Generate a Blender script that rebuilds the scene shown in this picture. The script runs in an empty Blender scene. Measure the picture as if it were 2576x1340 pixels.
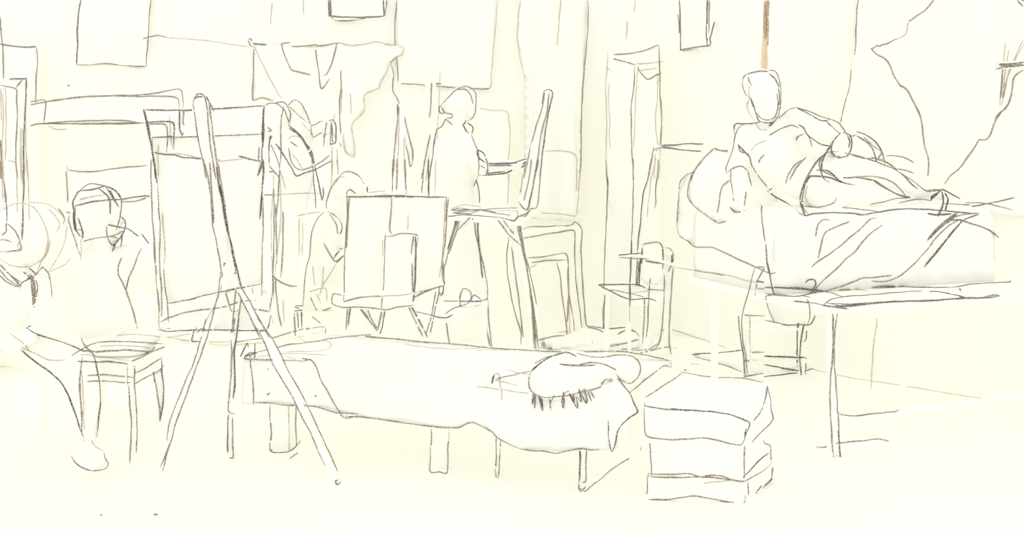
import bpy, bmesh, math, random
from mathutils import Vector as V, Matrix
from mathutils.bvhtree import BVHTree
from mathutils.geometry import delaunay_2d_cdt
random.seed(7)
C = bpy.context.scene.collection

# ---------------------------------------------------------------- camera, light, exposure
F, HX, HY, EYE = 2200.0, 1288.0, 360.0, 1.3      # focal length in frame pixels, vanishing point, eye height
cam_data = bpy.data.cameras.new('camera')
cam = bpy.data.objects.new('camera', cam_data); C.objects.link(cam)
cam.location = (0, 0, EYE); cam.rotation_euler = (math.pi/2, 0, 0)
cam_data.sensor_fit = 'HORIZONTAL'; cam_data.sensor_width = 36.0
cam_data.lens = F/2576*36.0
cam_data.shift_y = (HY-670.0)/2576.0
cam_data.clip_start = 0.05
S = bpy.context.scene
S.camera = cam
S.view_settings.view_transform = 'Standard'; S.view_settings.look = 'None'
S.view_settings.gamma = 1.0; S.view_settings.use_curve_mapping = False
S.view_settings.exposure = 0.0
S.cycles.max_bounces = 64; S.cycles.diffuse_bounces = 64
world = bpy.data.worlds.new('studio_daylight'); S.world = world
world.use_nodes = True
bg = world.node_tree.nodes['Background']
bg.inputs['Color'].default_value = (1.0, 1.0, 0.910, 1); bg.inputs['Strength'].default_value = 1.11

# ---------------------------------------------------------------- materials
def lin(c): return tuple((x/255/12.92 if x/255 <= .04045 else ((x/255+.055)/1.055)**2.4) for x in c) + (1,)
def paper_mat(name, hi, lo, scale=1.4, grain=260.0, g=.035):
    m = bpy.data.materials.new(name); m.use_nodes = True
    nt = m.node_tree; nt.nodes.clear()
    out = nt.nodes.new('ShaderNodeOutputMaterial'); d = nt.nodes.new('ShaderNodeBsdfDiffuse')
    d.inputs['Roughness'].default_value = .0
    tc = nt.nodes.new('ShaderNodeTexCoord')
    n1 = nt.nodes.new('ShaderNodeTexNoise'); n1.inputs['Scale'].default_value = scale; n1.inputs['Detail'].default_value = 3
    n2 = nt.nodes.new('ShaderNodeTexNoise'); n2.inputs['Scale'].default_value = grain; n2.inputs['Detail'].default_value = 2
    r1 = nt.nodes.new('ShaderNodeValToRGB')
    r1.color_ramp.elements[0].position = .35; r1.color_ramp.elements[0].color = lo
    r1.color_ramp.elements[1].position = .65; r1.color_ramp.elements[1].color = hi
    r2 = nt.nodes.new('ShaderNodeValToRGB')
    r2.color_ramp.elements[0].position = .30; r2.color_ramp.elements[0].color = (1-g, 1-g, 1-g, 1)
    r2.color_ramp.elements[1].position = .46; r2.color_ramp.elements[1].color = (1, 1, 1, 1)
    mx = nt.nodes.new('ShaderNodeMix'); mx.data_type = 'RGBA'; mx.blend_type = 'MULTIPLY'; mx.inputs[0].default_value = 1.0
    L = nt.links.new
    L(tc.outputs['Object'], n1.inputs['Vector']); L(tc.outputs['Object'], n2.inputs['Vector'])
    L(n1.outputs['Fac'], r1.inputs['Fac']); L(n2.outputs['Fac'], r2.inputs['Fac'])
    L(r1.outputs['Color'], mx.inputs[6]); L(r2.outputs['Color'], mx.inputs[7])
    L(mx.outputs[2], d.inputs['Color']); L(d.outputs['BSDF'], out.inputs['Surface'])
    return m
HI = (.998, .998, .985, 1); LO = (.997, .994, .966, 1)
M = {k: paper_mat(k, HI, LO, s) for k, s in
     dict(plaster=.9, floor_boards=.8, wood=2.2, canvas=1.6, cloth=2.0, skin=3.0, pasteboard=1.7).items()}
def pencil_mat(name, col, cover):
    m = bpy.data.materials.new(name); m.use_nodes = True
    nt = m.node_tree; nt.nodes.clear()
    out = nt.nodes.new('ShaderNodeOutputMaterial'); d = nt.nodes.new('ShaderNodeBsdfDiffuse')
    tc = nt.nodes.new('ShaderNodeTexCoord')
    n = nt.nodes.new('ShaderNodeTexNoise'); n.inputs['Scale'].default_value = 240; n.inputs['Detail'].default_value = 2
    r = nt.nodes.new('ShaderNodeValToRGB')
    r.color_ramp.elements[0].position = cover-.07; r.color_ramp.elements[0].color = lin(col)
    r.color_ramp.elements[1].position = cover+.10; r.color_ramp.elements[1].color = lin(tuple(min(255, x*.30+250*.70) for x in col))
    L = nt.links.new
    L(tc.outputs['Object'], n.inputs['Vector']); L(n.outputs['Fac'], r.inputs['Fac'])
    L(r.outputs['Color'], d.inputs['Color']); L(d.outputs['BSDF'], out.inputs['Surface'])
    return m
TONES = 'Ddmlbt'
PM = {'D': pencil_mat('graphite_dark', (98, 90, 88), .57),
      'd': pencil_mat('graphite', (112, 101, 96), .55),
      'm': pencil_mat('graphite_soft', (138, 120, 107), .53),
      'l': pencil_mat('graphite_faint', (194, 175, 148), .51),
      'b': pencil_mat('brown_stain', (166, 136, 110), .52), 't': pencil_mat('tan_stain', (232, 204, 160), .50)}
WID = {'D': 4.0, 'd': 3.5, 'm': 3.1, 'l': 2.3, 'b': 6.5, 't': 5.0}

# ---------------------------------------------------------------- geometry helpers: every shape is (verts, faces) in metres
def P(px, py, Y): return V(((px-HX)*Y/F, Y, EYE-(py-HY)*Y/F))
def Pz(px, py, z): return P(px, py, (EYE-z)*F/(py-HY))
def Yf(py): return F*EYE/(py-HY)
def R(rpx, Y): return rpx*Y/F
def add(*gs):
    vs, fs = [], []
    for v, f in gs:
        n = len(vs); vs += list(v); fs += [tuple(i+n for i in q) for q in f]
    return vs, fs
def hexa(b, t):
    return [V(x) for x in list(b)+list(t)], [(3,2,1,0),(4,5,6,7),(0,1,5,4),(1,2,6,5),(2,3,7,6),(3,0,4,7)]
def box(x0, x1, y0, y1, z0, z1):
    return hexa([(x0,y0,z0),(x1,y0,z0),(x1,y1,z0),(x0,y1,z0)], [(x0,y0,z1),(x1,y0,z1),(x1,y1,z1),(x0,y1,z1)])
def prism(poly, z0, z1):
    n = len(poly)
    return ([V((x,y,z0)) for x,y in poly]+[V((x,y,z1)) for x,y in poly],
            [tuple(range(n-1,-1,-1)), tuple(range(n,2*n))]+[(i,(i+1)%n,n+(i+1)%n,n+i) for i in range(n)])
def plate(cs, th):
    """flat board through pixel corners with depth; extruded away from the viewer"""
    p = [P(*c) for c in cs]
    n = (p[1]-p[0]).cross(p[2]-p[0])
    if len(p) > 3: n += (p[2]-p[0]).cross(p[3]-p[0])
    n.normalize()
    if n.dot(sum(p, V())/len(p)-V((0,0,EYE))) < 0: n = -n
    m = len(p)
    return (p+[q+n*th for q in p],
            [tuple(range(m)), tuple(range(2*m-1,m-1,-1))]+[(i,m+i,m+(i+1)%m,(i+1)%m) for i in range(m)])
def slab(cs, th):
    p = [P(*c) for c in cs]; m = len(p); d = V((0,0,-th))
    return (p+[q+d for q in p],
            [tuple(range(m)), tuple(range(2*m-1,m-1,-1))]+[(i,m+i,m+(i+1)%m,(i+1)%m) for i in range(m)])
def beam(p0, p1, w, d, w1=None, d1=None):
    p0, p1 = V(p0), V(p1); w1 = w if w1 is None else w1; d1 = d if d1 is None else d1
    ax = (p1-p0).normalized(); vd = ((p0+p1)/2-V((0,0,EYE))).normalized()
    s = ax.cross(vd)
    s = s.normalized() if s.length > 1e-3 else V((1,0,0))
    t = s.cross(ax).normalized()
    r = lambda c, a, b: [c-s*a-t*b, c+s*a-t*b, c+s*a+t*b, c-s*a+t*b]
    return hexa(r(p0, w/2, d/2), r(p1, w1/2, d1/2))
def pbar(a, b, wpx, d=.025, w1=None):
    Y = (a[2]+b[2])/2
    return beam(P(*a), P(*b), R(wpx, Y), d, None if w1 is None else R(w1, Y))
def tube(pts, r, seg=8, r1=None):
    pts = [V(p) for p in pts]; n = len(pts); vs, fs = [], []; prev = None
    for i, p in enumerate(pts):
        t = (pts[min(i+1,n-1)]-pts[max(i-1,0)]).normalized()
        if prev is None:
            u = t.cross(V((0,0,1)))
            u = u.normalized() if u.length > .05 else t.cross(V((1,0,0))).normalized()
        else:
            u = (prev-t*prev.dot(t)).normalized()
        prev = u; w = t.cross(u)
        rr = r if r1 is None else r+(r1-r)*i/(n-1)
        for k in range(seg):
            a = 2*math.pi*k/seg; vs.append(p+(u*math.cos(a)+w*math.sin(a))*rr)
    for i in range(n-1):
        for k in range(seg):
            fs.append((i*seg+k, i*seg+(k+1)%seg, (i+1)*seg+(k+1)%seg, (i+1)*seg+k))
    fs.append(tuple(range(seg-1,-1,-1))); fs.append(tuple(range((n-1)*seg, n*seg)))
    return vs, fs
def lathe(c, prof, seg=28):
    vs, fs = [], []; c = V(c)
    for r, z in prof:
        for k in range(seg):
            a = 2*math.pi*k/seg; vs.append(c+V((r*math.cos(a), r*math.sin(a), z)))
    for i in range(len(prof)-1):
        for k in range(seg):
            fs.append((i*seg+k, i*seg+(k+1)%seg, (i+1)*seg+(k+1)%seg, (i+1)*seg+k))
    fs.append(tuple(range(seg-1,-1,-1))); fs.append(tuple(range((len(prof)-1)*seg, len(prof)*seg)))
    return vs, fs
def inside(p, poly):
    x, y = p; c = False; n = len(poly)
    for i in range(n):
        x0,y0 = poly[i]; x1,y1 = poly[(i+1)%n]
        if (y0 > y) != (y1 > y) and x < (x1-x0)*(y-y0)/(y1-y0)+x0: c = not c
    return c
def edist(p, poly):
    best = 1e9; p = V(p); n = len(poly)
    for i in range(n):
        a = V(poly[i]); b = V(poly[(i+1)%n]); ab = b-a
        t = max(0, min(1, (p-a).dot(ab)/max(1e-9, ab.length_squared)))
        best = min(best, (p-(a+ab*t)).length)
    return best
def dense(poly, step):
    out = []; n = len(poly)
    for i in range(n):
        a = V(poly[i]); b = V(poly[(i+1)%n]); k = max(1, int((b-a).length/step))
        out += [tuple(a+(b-a)*j/k) for j in range(k)]
    return out
def smooth_poly(poly, it=2):
    for _ in range(it):
        n = len(poly); q = []
        for i in range(n):
            a, b = poly[i], poly[(i+1)%n]
            q += [(a[0]*.75+b[0]*.25, a[1]*.75+b[1]*.25), (a[0]*.25+b[0]*.75, a[1]*.25+b[1]*.75)]
        poly = q
    return poly
def fill(poly, step):
    b = dense(poly, step); nb = len(b)
    xs = [p[0] for p in poly]; ys = [p[1] for p in poly]; pts = []
    y = min(ys)+step*.5; row = 0
    while y < max(ys):
        x = min(xs)+step*(.5 if row % 2 else 1.0)
        while x < max(xs):
            if inside((x,y), poly) and edist((x,y), poly) > step*.55: pts.append((x,y))
            x += step
        y += step*.87; row += 1
    r = delaunay_2d_cdt([V(p) for p in b+pts], [(i,(i+1)%nb) for i in range(nb)], [list(range(nb))], 1, 1e-4)
    return [tuple(v) for v in r[0]], [tuple(f) for f in r[2]]
def two_sided(v2, f, front, back):
    n = len(v2); vs = [front(p) for p in v2]+[back(p) for p in v2]
    cnt = {}
    for t in f:
        for i in range(len(t)):
            a, b = t[i], t[(i+1) % len(t)]; cnt[(a,b)] = 1
    fs = list(f)+[tuple(i+n for i in reversed(t)) for t in f]
    for a, b in cnt:
        if (b,a) not in cnt: fs.append((b, a, a+n, b+n))
    return vs, fs
def inflate(poly, Y, depth, step=9, tilt=0.0, sm=2, back=.6, lump=0.0):
    """soft solid: pixel outline at depth Y, swelling by `depth` metres towards the viewer"""
    poly = smooth_poly(poly, sm)
    v2, f = fill(poly, step); cy = sum(p[1] for p in poly)/len(poly)
    D = [edist(p, poly) for p in v2]; mx = max(D) or 1
    h = {p: math.sqrt(max(0, 1-(1-d/mx)**2)) for p, d in zip(v2, D)}
    def q(p, s):
        c = P(p[0], p[1], Y)
        lm = 1+lump*math.sin(p[0]*.09+p[1]*.05)*math.sin(p[1]*.11-p[0]*.03)
        return c+V((0, -s*depth*h[p]*lm+tilt*(c.z-P(0,cy,Y).z), 0))
    return two_sided(v2, f, lambda p: q(p, 1), lambda p: q(p, -back))
def sheet(poly, place, th, step=14, sm=0, fold=.0, fx=.06, fy=.01):
    """hanging cloth: pixel outline, place(px,py) gives the point on the hanging plane; real thickness and folds"""
    poly = smooth_poly(poly, sm) if sm else poly
    v2, f = fill(poly, step)
    w = lambda p: fold*(math.sin(p[0]*fx+p[1]*fy)+.4*math.sin(p[0]*fx*2.3-p[1]*fy*2))
    return two_sided(v2, f, lambda p: place(*p)+V((0, w(p), 0)), lambda p: place(*p)+V((0, w(p)+th, 0)))
def at_Y(Y): return lambda x, y: P(x, y, Y)
# the right-hand wall runs obliquely towards the viewer
W0 = V((.83, 6.3, 0)); WD = V((.6533, -.7571, 0)); WN = V((-.7571, -.6533, 0))
def on_wall(px, py, off=.0):
    a = (px-HX)/F; Y = (WN.dot(W0)+off)/(WN.x*a+WN.y)
    return P(px, py, Y)
# bodies ---------------------------------------------------------
def uvs(seg=16, rings=10):
    vs, fs = [V((0,0,1))], []
    for i in range(1, rings):
        a = math.pi*i/rings
        for k in range(seg):
            b = 2*math.pi*k/seg; vs.append(V((math.sin(a)*math.cos(b), math.sin(a)*math.sin(b), math.cos(a))))
    vs.append(V((0,0,-1))); last = len(vs)-1
    for k in range(seg): fs.append((0, 1+k, 1+(k+1)%seg))
    for i in range(rings-2):
        for k in range(seg):
            a = 1+i*seg; fs.append((a+k, a+seg+k, a+seg+(k+1)%seg, a+(k+1)%seg))
    a = 1+(rings-2)*seg
    for k in range(seg): fs.append((a+k, last, a+(k+1)%seg))
    return vs, fs
UV = uvs()
def cap(p0, r0, p1, r1):
    p0, p1 = V(p0), V(p1); ax = p1-p0
    q = V((0,0,1)).rotation_difference(ax) if ax.length > 1e-6 else V((0,0,1)).rotation_difference(V((0,0,1)))
    vs, fs = uvs(16, 11)
    return [(p1+q@(v*r1)) if v.z >= 0 else (p0+q@(v*r0)) for v in vs], fs
def J(a, b): return cap(P(*a[:3]), R(a[3], a[2]), P(*b[:3]), R(b[3], b[2]))
def chain(*js): return [J(js[i], js[i+1]) for i in range(len(js)-1)]
def ell(c, rx, ry, rz, ax=None):
    c = V(c); a = ax or (V((1,0,0)), V((0,1,0)), V((0,0,1)))
    return [c+a[0]*v.x*rx+a[1]*v.y*ry+a[2]*v.z*rz for v in UV[0]], UV[1]
def axes(f, up=(0,0,1)):
    f = V(f).normalized(); u = V(up); r = f.cross(u).normalized(); u = r.cross(f).normalized()
    return r, f, u
def head(c, hw, hh, f, up=(0,0,1)):
    """skull, jaw, nose, brow, eyes, lips, chin and ears"""
    r, f, u = axes(f, up); c = V(c); k = hh/.115
    pt = lambda a, b, d: c+r*a+f*b+u*d
    A = (r, f, u)
    return [ell(pt(0,-hw*.12,hh*.20), hw, hw*1.2, hh*.80, A), ell(pt(0,hw*.22,-hh*.38), hw*.76, hw*.85, hh*.62, A),
            cap(pt(0,hw*1.0,hh*.10), .011*k, pt(0,hw*1.27,-hh*.18), .016*k), ell(pt(0,hw*1.0,-hh*.78), .026*k, .02*k, .018*k, A),
            cap(pt(-hw*.5,hw*.88,hh*.17), .013*k, pt(hw*.5,hw*.88,hh*.17), .013*k),
            ell(pt(-hw*.4,hw*.88,hh*.02), .014*k, .014*k, .010*k, A), ell(pt(hw*.4,hw*.88,hh*.02), .014*k, .014*k, .010*k, A),
            cap(pt(-hw*.26,hw*1.0,-hh*.46), .008*k, pt(hw*.26,hw*1.0,-hh*.46), .008*k),
            cap(pt(-hw*.2,hw*.99,-hh*.55), .008*k, pt(hw*.2,hw*.99,-hh*.55), .008*k),
            ell(pt(-hw*.98,-hw*.05,-hh*.03), .012*k, .02*k, .032*k, A), ell(pt(hw*.98,-hw*.05,-hh*.03), .012*k, .02*k, .032*k, A)]
def hand(w, d, n, curl=.5, k=1.0, side=1):
    """palm, four unequal bent fingers and a thumb; w wrist, d pointing direction, n palm normal"""
    w = V(w); d = V(d).normalized(); n = V(n); n = (n-d*n.dot(d)).normalized(); s = d.cross(n)*side
    g = [ell(w+d*.045*k, .040*k, .052*k, .017*k, (s, d, n)), cap(w-d*.02*k, .026*k, w+d*.03*k, .026*k)]
    for i, (o, ln) in enumerate(((-.030,.066),(-.010,.076),(.011,.071),(.030,.056))):
        p = w+d*.085*k+s*o*k; a = 0.0
        for j, fr in enumerate((.45,.32,.23)):
            a += curl*(.55+.12*i)*(1 if j else .7)
            q = p+(d*math.cos(a)+n*math.sin(a))*ln*fr*k
            g.append(cap(p, (.0092-.0008*j)*k, q, (.0088-.0009*j)*k)); p = q
    p = w+d*.025*k-s*.034*k
    for j, ln in enumerate((.036,.028)):
        q = p+((d*.75-s*.6).normalized()*(1-.3*j)+n*(.35+.4*j)).normalized()*ln*k
        g.append(cap(p, (.0125-.002*j)*k, q, (.011-.002*j)*k)); p = q
    return g
def blob(elems, voxel=.009, smooth=4):
    """one continuous surface grown over a set of limbs"""
    vs, fs = add(*elems)
    me = bpy.data.meshes.new('tmp'); me.from_pydata([tuple(v) for v in vs], [], fs); me.update()
    o = bpy.data.objects.new('tmp', me); C.objects.link(o)
    md = o.modifiers.new('r', 'REMESH'); md.mode = 'VOXEL'; md.voxel_size = voxel
    sm = o.modifiers.new('s', 'SMOOTH'); sm.factor = .5; sm.iterations = smooth
    ev = o.evaluated_get(bpy.context.evaluated_depsgraph_get()); m2 = ev.to_mesh()
    out = ([V(v.co) for v in m2.vertices], [tuple(p.vertices) for p in m2.polygons])
    ev.to_mesh_clear(); bpy.data.objects.remove(o); bpy.data.meshes.remove(me)
    return out

def on_part(part, px, py, off):
    d = V(((px-HX)/F, 1, -(py-HY)/F)).normalized(); h = part.tree().ray_cast(V((0,0,EYE)), d, 30)
    return (h[0] if h[0] is not None else P(px, py, 3.3))-d*off

# ---------------------------------------------------------------- things, parts, pencil lines
THINGS = []
class Part:
    def __init__(s, name, geo, mat, smooth=False, label=None):
        s.name, s.mat, s.smooth, s.label = name, mat, smooth, label
        s.v, s.f = [V(x) for x in geo[0]], []
        for q in geo[1]:                                     # split warped quads so that lines and surface agree
            if len(q) == 4:
                a, b, c, d = (s.v[i] for i in q); n = (b-a).cross(c-a)
                if n.length > 1e-9 and abs((d-a).dot(n.normalized())) > 4e-4: s.f += [(q[0], q[1], q[3]), (q[1], q[2], q[3])]; continue
            s.f.append(tuple(q))
        s.kids = []; s.lines = []; s.bvh = None; s.owner = None
    def tree(s):
        if s.bvh is None: s.bvh = BVHTree.FromPolygons([tuple(v) for v in s.v], s.f)
        return s.bvh
    def sub(s, name, geo, mat=None, smooth=None, label=None):
        p = Part(name, geo, mat or s.mat, s.smooth if smooth is None else smooth, label); s.kids.append(p); p.owner = s.owner
        return p
class Thing:
    def __init__(s, name, label, cat, group=None, kind=None):
        s.name, s.label, s.cat, s.group, s.kind = name, label, cat, group, kind; s.parts = []; s.mesh = None
        THINGS.append(s)
    def part(s, name, geo, mat, smooth=False, label=None):
        p = Part(name, geo, mat, smooth, label); p.owner = s; s.parts.append(p); return p
    def all(s):
        out = [s.mesh]+s.mesh.kids if s.mesh else []
        for p in s.parts: out += [p]+p.kids
        return out
def solo(name, geo, mat, label, cat, group=None, smooth=False):
    t = Thing(name, label, cat, group); t.mesh = Part(name, geo, mat, smooth); t.mesh.owner = t; return t
def struct(name, geo, mat):
    t = Thing(name, None, None, None, 'structure'); t.mesh = Part(name, geo, mat); t.mesh.owner = t; return t

ZONES = dict(o=(0,0,1), a=(0,0,2.977), b=(0,400,2.977), c=(0,800,2.481), d=(600,0,2.977), e=(650,400,2.68), f=(1200,0,2.977),
             g=(1250,400,2.436), h=(1200,800,2.481), i=(1800,100,2.680), j=(1650,400,2.782), k=(1850,650,2.437),
             l=(2150,0,4.467), m=(0,480,4.1875), n=(640,230,4.0615))
CAMP = V((0,0,EYE))
MISS = []
def catmull(p, step=5.0):
    if len(p) < 3:
        q = p
        if len(p) == 2:
            k = max(2, int((V(p[1])-V(p[0])).length/step)); q = [tuple(V(p[0]).lerp(V(p[1]), t/k)) for t in range(k+1)]
        return q
    out = []
    for i in range(len(p)-1):
        a, b, c, d = V(p[max(i-1,0)]), V(p[i]), V(p[i+1]), V(p[min(i+2,len(p)-1)])
        k = max(1, int((c-b).length/step))
        for j in range(k):
            t = j/k
            t1 = (c-a)*.4; t2 = (d-b)*.4
            L = (c-b).length
            if t1.length > L: t1 *= L/t1.length
            if t2.length > L: t2 *= L/t2.length
            h = b*(2*t**3-3*t**2+1)+t1*(t**3-2*t**2+t)+c*(-2*t**3+3*t**2)+t2*(t**3-t**2)
            out.append(tuple(h))
    out.append(tuple(p[-1])); return out
def draw(target, zone, text):
    """graphite lines lying on the surfaces of `target` (a Thing or a list of parts)"""
    parts = []
    for x in (target if isinstance(target, (list, tuple)) else [target]): parts += x.all() if isinstance(x, Thing) else [x]
    trees = [(p, p.tree()) for p in parts]
    zx, zy, zs = ZONES[zone]; tone = 'm'
    for st in text.replace('\n', ' ').split(';'):
        w = st.split()
        if not w: continue
        if w[0] in TONES: tone = w[0]; w = w[1:]
        pts = [tuple(float(x) for x in t.split(',')) for t in w]
        pts = [(zx+x/zs, zy+y/zs) for x, y in pts]
        if len(pts) < 2: continue
        pts = catmull(pts)
        ph = random.random()*9; res = []
        for i, (x, y) in enumerate(pts):
            x += .35*math.sin(i*.6+ph)+random.uniform(-.2,.2); y += .35*math.cos(i*.7+ph*2)+random.uniform(-.2,.2)
            dv = V(((x-HX)/F, 1, -(y-HY)/F)); best = None
            for p, tr in trees:
                h = tr.ray_cast(CAMP, dv.normalized(), 30)
                if h[0] is not None and (best is None or h[0].y < best[0]): best = (h[0].y, p)
            res.append([x, y, dv, best])
        hits = [i for i, r in enumerate(res) if r[3]]
        if not hits:
            p, tr = trees[0]; Y = sum((v.y for v in p.v), 0)/len(p.v)
            mid = res[len(res)//2][2]; bestd = None
            for p2, tr2 in trees:
                q = tr2.find_nearest(CAMP+mid*Y)
                if q[0] is not None and (bestd is None or q[3] < bestd[0]): bestd = (q[3], q[0].y, p2)
            for r in res: r[3] = (bestd[1], bestd[2])
            MISS.append((parts[0].name, zone, st.strip()[:40], 'ALL'))
        else:
            if len(hits) < .6*len(res): MISS.append((parts[0].name, zone, st.strip()[:40], '%d/%d' % (len(hits), len(res))))
            for i, r in enumerate(res):
                if r[3] is None:
                    lo = max([h for h in hits if h < i], default=None); hi = min([h for h in hits if h > i], default=None)
                    if lo is None: r[3] = res[hi][3]
                    elif hi is None: r[3] = res[lo][3]
                    else:
                        t = (i-lo)/(hi-lo); r[3] = (res[lo][3][0]*(1-t)+res[hi][3][0]*t, res[lo][3][1] if t < .5 else res[hi][3][1])
        # split where the surface steps in depth
        seg = []; segs = [seg]
        for i, r in enumerate(res):
            if seg:
                p0 = seg[-1]; dj = abs(r[3][0]-p0[3][0]); same = r[3][1] is p0[3][1]
                if dj > (.2 if same else .05): seg = []; segs.append(seg)
                elif not same: seg = [[p0[0], p0[1], p0[2], (p0[3][0], r[3][1])]]; segs.append(seg)
            seg.append(r)
        wpx = WID[tone]
        n = len(res); idx = 0
        for seg in segs:
            if len(seg) < 2:
                idx += len(seg); continue
            own = seg[0][3][1]; ctr = []; rad = []
            for r in seg:
                Y = r[3][0]; t = idx/(n-1) if n > 1 else 0; idx += 1
                t = min(1, max(0, t)); tp = min(1, .45+min(t, 1-t)*6); wv = 1+.16*math.sin(t*n*.35+ph)
                rr = wpx/2*Y/F*tp*wv
                ctr.append(CAMP+r[2]*Y-r[2].normalized()*rr*.55); rad.append(rr)
            own.lines.append((tone, ctr, rad))
def stroke_geo(lines):
    vs, fs, ms = [], [], []
    for tone, ctr, rad in lines:
        n = len(ctr); base = len(vs); prev = None; seg = 5
        for i, p in enumerate(ctr):
            t = ctr[min(i+1,n-1)]-ctr[max(i-1,0)]
            t = t.normalized() if t.length > 1e-7 else V((0,0,1))
            vd = (p-CAMP).normalized(); u = t.cross(vd)
            u = u.normalized() if u.length > .02 else (prev or V((1,0,0)))
            prev = u; w = u.cross(t).normalized()
            for k in range(seg):
                a = 2*math.pi*k/seg; vs.append(p+(u*math.cos(a)+w*math.sin(a))*rad[i])
        mi = 1+TONES.index(tone)
        for i in range(n-1):
            for k in range(seg):
                fs.append((base+i*seg+k, base+i*seg+(k+1)%seg, base+(i+1)*seg+(k+1)%seg, base+(i+1)*seg+k)); ms.append(mi)
        fs.append(tuple(base+k for k in range(seg-1,-1,-1))); ms.append(mi)
        fs.append(tuple(base+(n-1)*seg+k for k in range(seg))); ms.append(mi)
    return vs, fs, ms
def mesh_obj(p, loc):
    sv, sf, sm = stroke_geo(p.lines); nb = len(p.v)
    allv = [tuple(v-loc) for v in p.v]+[tuple(v-loc) for v in sv]
    me = bpy.data.meshes.new(p.name)
    me.from_pydata(allv, [], p.f+[tuple(i+nb for i in f) for f in sf]); me.update()
    bm = bmesh.new(); bm.from_mesh(me); bm.faces.ensure_lookup_table()
    bmesh.ops.recalc_face_normals(bm, faces=bm.faces[:len(p.f)]); bm.to_mesh(me); bm.free()
    me.materials.append(M[p.mat])
    for t in TONES: me.materials.append(PM[t])
    nf = len(p.f)
    for i, q in enumerate(me.polygons):
        if i >= nf: q.material_index = sm[i-nf]; q.use_smooth = True
        elif p.smooth: q.use_smooth = True
    o = bpy.data.objects.new(p.name, me); C.objects.link(o)
    if p.label: o['label'] = p.label
    return o
def finish():
    for t in THINGS:
        if t.mesh:
            vs = t.mesh.v
            loc = V((0,0,0)) if t.kind == 'structure' else V((sum(v.x for v in vs)/len(vs), sum(v.y for v in vs)/len(vs), min(v.z for v in vs)))
            o = mesh_obj(t.mesh, loc); o.location = loc
        else:
            vs = [v for p in t.parts for v in p.v]
            loc = V((sum(v.x for v in vs)/len(vs), sum(v.y for v in vs)/len(vs), min(v.z for v in vs)))
            o = bpy.data.objects.new(t.name, None); C.objects.link(o); o.location = loc; o.empty_display_size = .1
        if t.kind: o['kind'] = t.kind
        if t.label: o['label'] = t.label; o['category'] = t.cat
        if t.group: o['group'] = t.group
        for p in t.parts:
            c = mesh_obj(p, loc); c.parent = o
            for k in p.kids:
                g = mesh_obj(k, loc); g.parent = c
        for k in (t.mesh.kids if t.mesh else []):
            g = mesh_obj(k, loc); g.parent = o

# ================================================================ the room
floor = struct('floor', box(-5, 5, -1.5, 7.2, -.06, 0), 'floor_boards')
wall_back = struct('wall_back', box(-5, .95, 6.3, 6.4, 0, 3.1), 'plaster')
_e = W0+WD*4.6
wall_right = struct('wall_right', hexa([tuple(W0), tuple(_e), tuple(_e-WN*.1), tuple(W0-WN*.1)],
                    [tuple(W0+V((0,0,3.1))), tuple(_e+V((0,0,3.1))), tuple(_e-WN*.1+V((0,0,3.1))), tuple(W0-WN*.1+V((0,0,3.1)))]), 'plaster')
draw([floor, wall_right], 'g', "l 975,1050 1070,1045 1200,1085 1400,1155 1500,1195 1635,1240")
draw([floor, wall_right], 'k', "l 180,630 350,660 480,680 700,730 1000,775 1300,825 1577,868")
draw(floor, 'a', "")
draw(floor, 'c', "m 1805,878 1860,838; b 960,1225 985,1228; 630,1225 632,1232")
draw(wall_back, 'd', "l 485,0 488,110; 250,20 240,180")
draw([wall_back, wall_right], 'f', "l 1185,0 1175,90; 1125,160 1118,300")
draw(wall_right, 'o', "t 1923,0 1922,60 1919,120 1916,178; 1931,0 1931,60 1929,120 1928,180; 1927,60 1925,120 1924,180; 1920,90 1918,180; 1923,70 1921,180; b 1931,0 1931,50 1930,95; 1927,4 1926,50 1925,100; 1924,12 1923,50 1923,85; m 1932,0 1932,60 1931,112 1930,115; d 1930,10 1929,40 1926,66; m 1925,22 1923,75; 1922,40 1921,130 1918,175; l 1926,90 1925,175; 1917,120 1915,182")

# ---------------------------------------------------------------- pictures on the walls
GP = 'pictures hanging on the walls'
t = Thing('wall_picture', 'plain unframed picture hanging high on the back wall above the left-hand canvases', 'picture', GP)
p = t.part('panel', plate([(203,-110,6.26),(380,-110,6.26),(369,165,6.26),(193,161,6.26)], .035), 'canvas')
draw(t, 'a', "d 605,0 585,120 578,250 580,350 572,480; m 572,482 650,485 780,477 880,485 1000,497 1090,498; 1128,0 1115,150 1110,280 1100,400 1095,495")
t = Thing('wall_picture', 'small framed picture cut by the top edge above the pinned-up cloth', 'picture', GP)
t.part('panel', plate([(832,-130,6.27),(965,-130,6.27),(965,43,6.27),(832,43,6.27)], .02), 'canvas')
fr = t.part('frame', add(plate([(823,-140,6.24),(833,-140,6.24),(833,41,6.24),(825,41,6.24)], .045), plate([(962,-140,6.24),(973,-140,6.24),(968,41,6.24),(962,41,6.24)], .045),
     plate([(825,38,6.235),(968,38,6.235),(968,46,6.235),(828,50,6.235)], .05), plate([(823,-140,6.235),(973,-140,6.235),(973,-131,6.235),(823,-131,6.235)], .05)), 'wood')
draw(t, 'd', "d 672,0 680,115; D 690,0 690,120; d 670,120 800,128 950,130 1095,120; m 695,130 720,150 800,158 950,138; D 1085,0 1090,120; m 1110,0 1095,115")
t = Thing('wall_picture', 'large bare picture hanging behind the standing woman who faces left', 'picture', GP)
t.part('panel', plate([(998,-150,6.25),(1252,-150,6.25),(1234,221,6.25),(1003,211,6.25)], .04), 'canvas')
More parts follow.
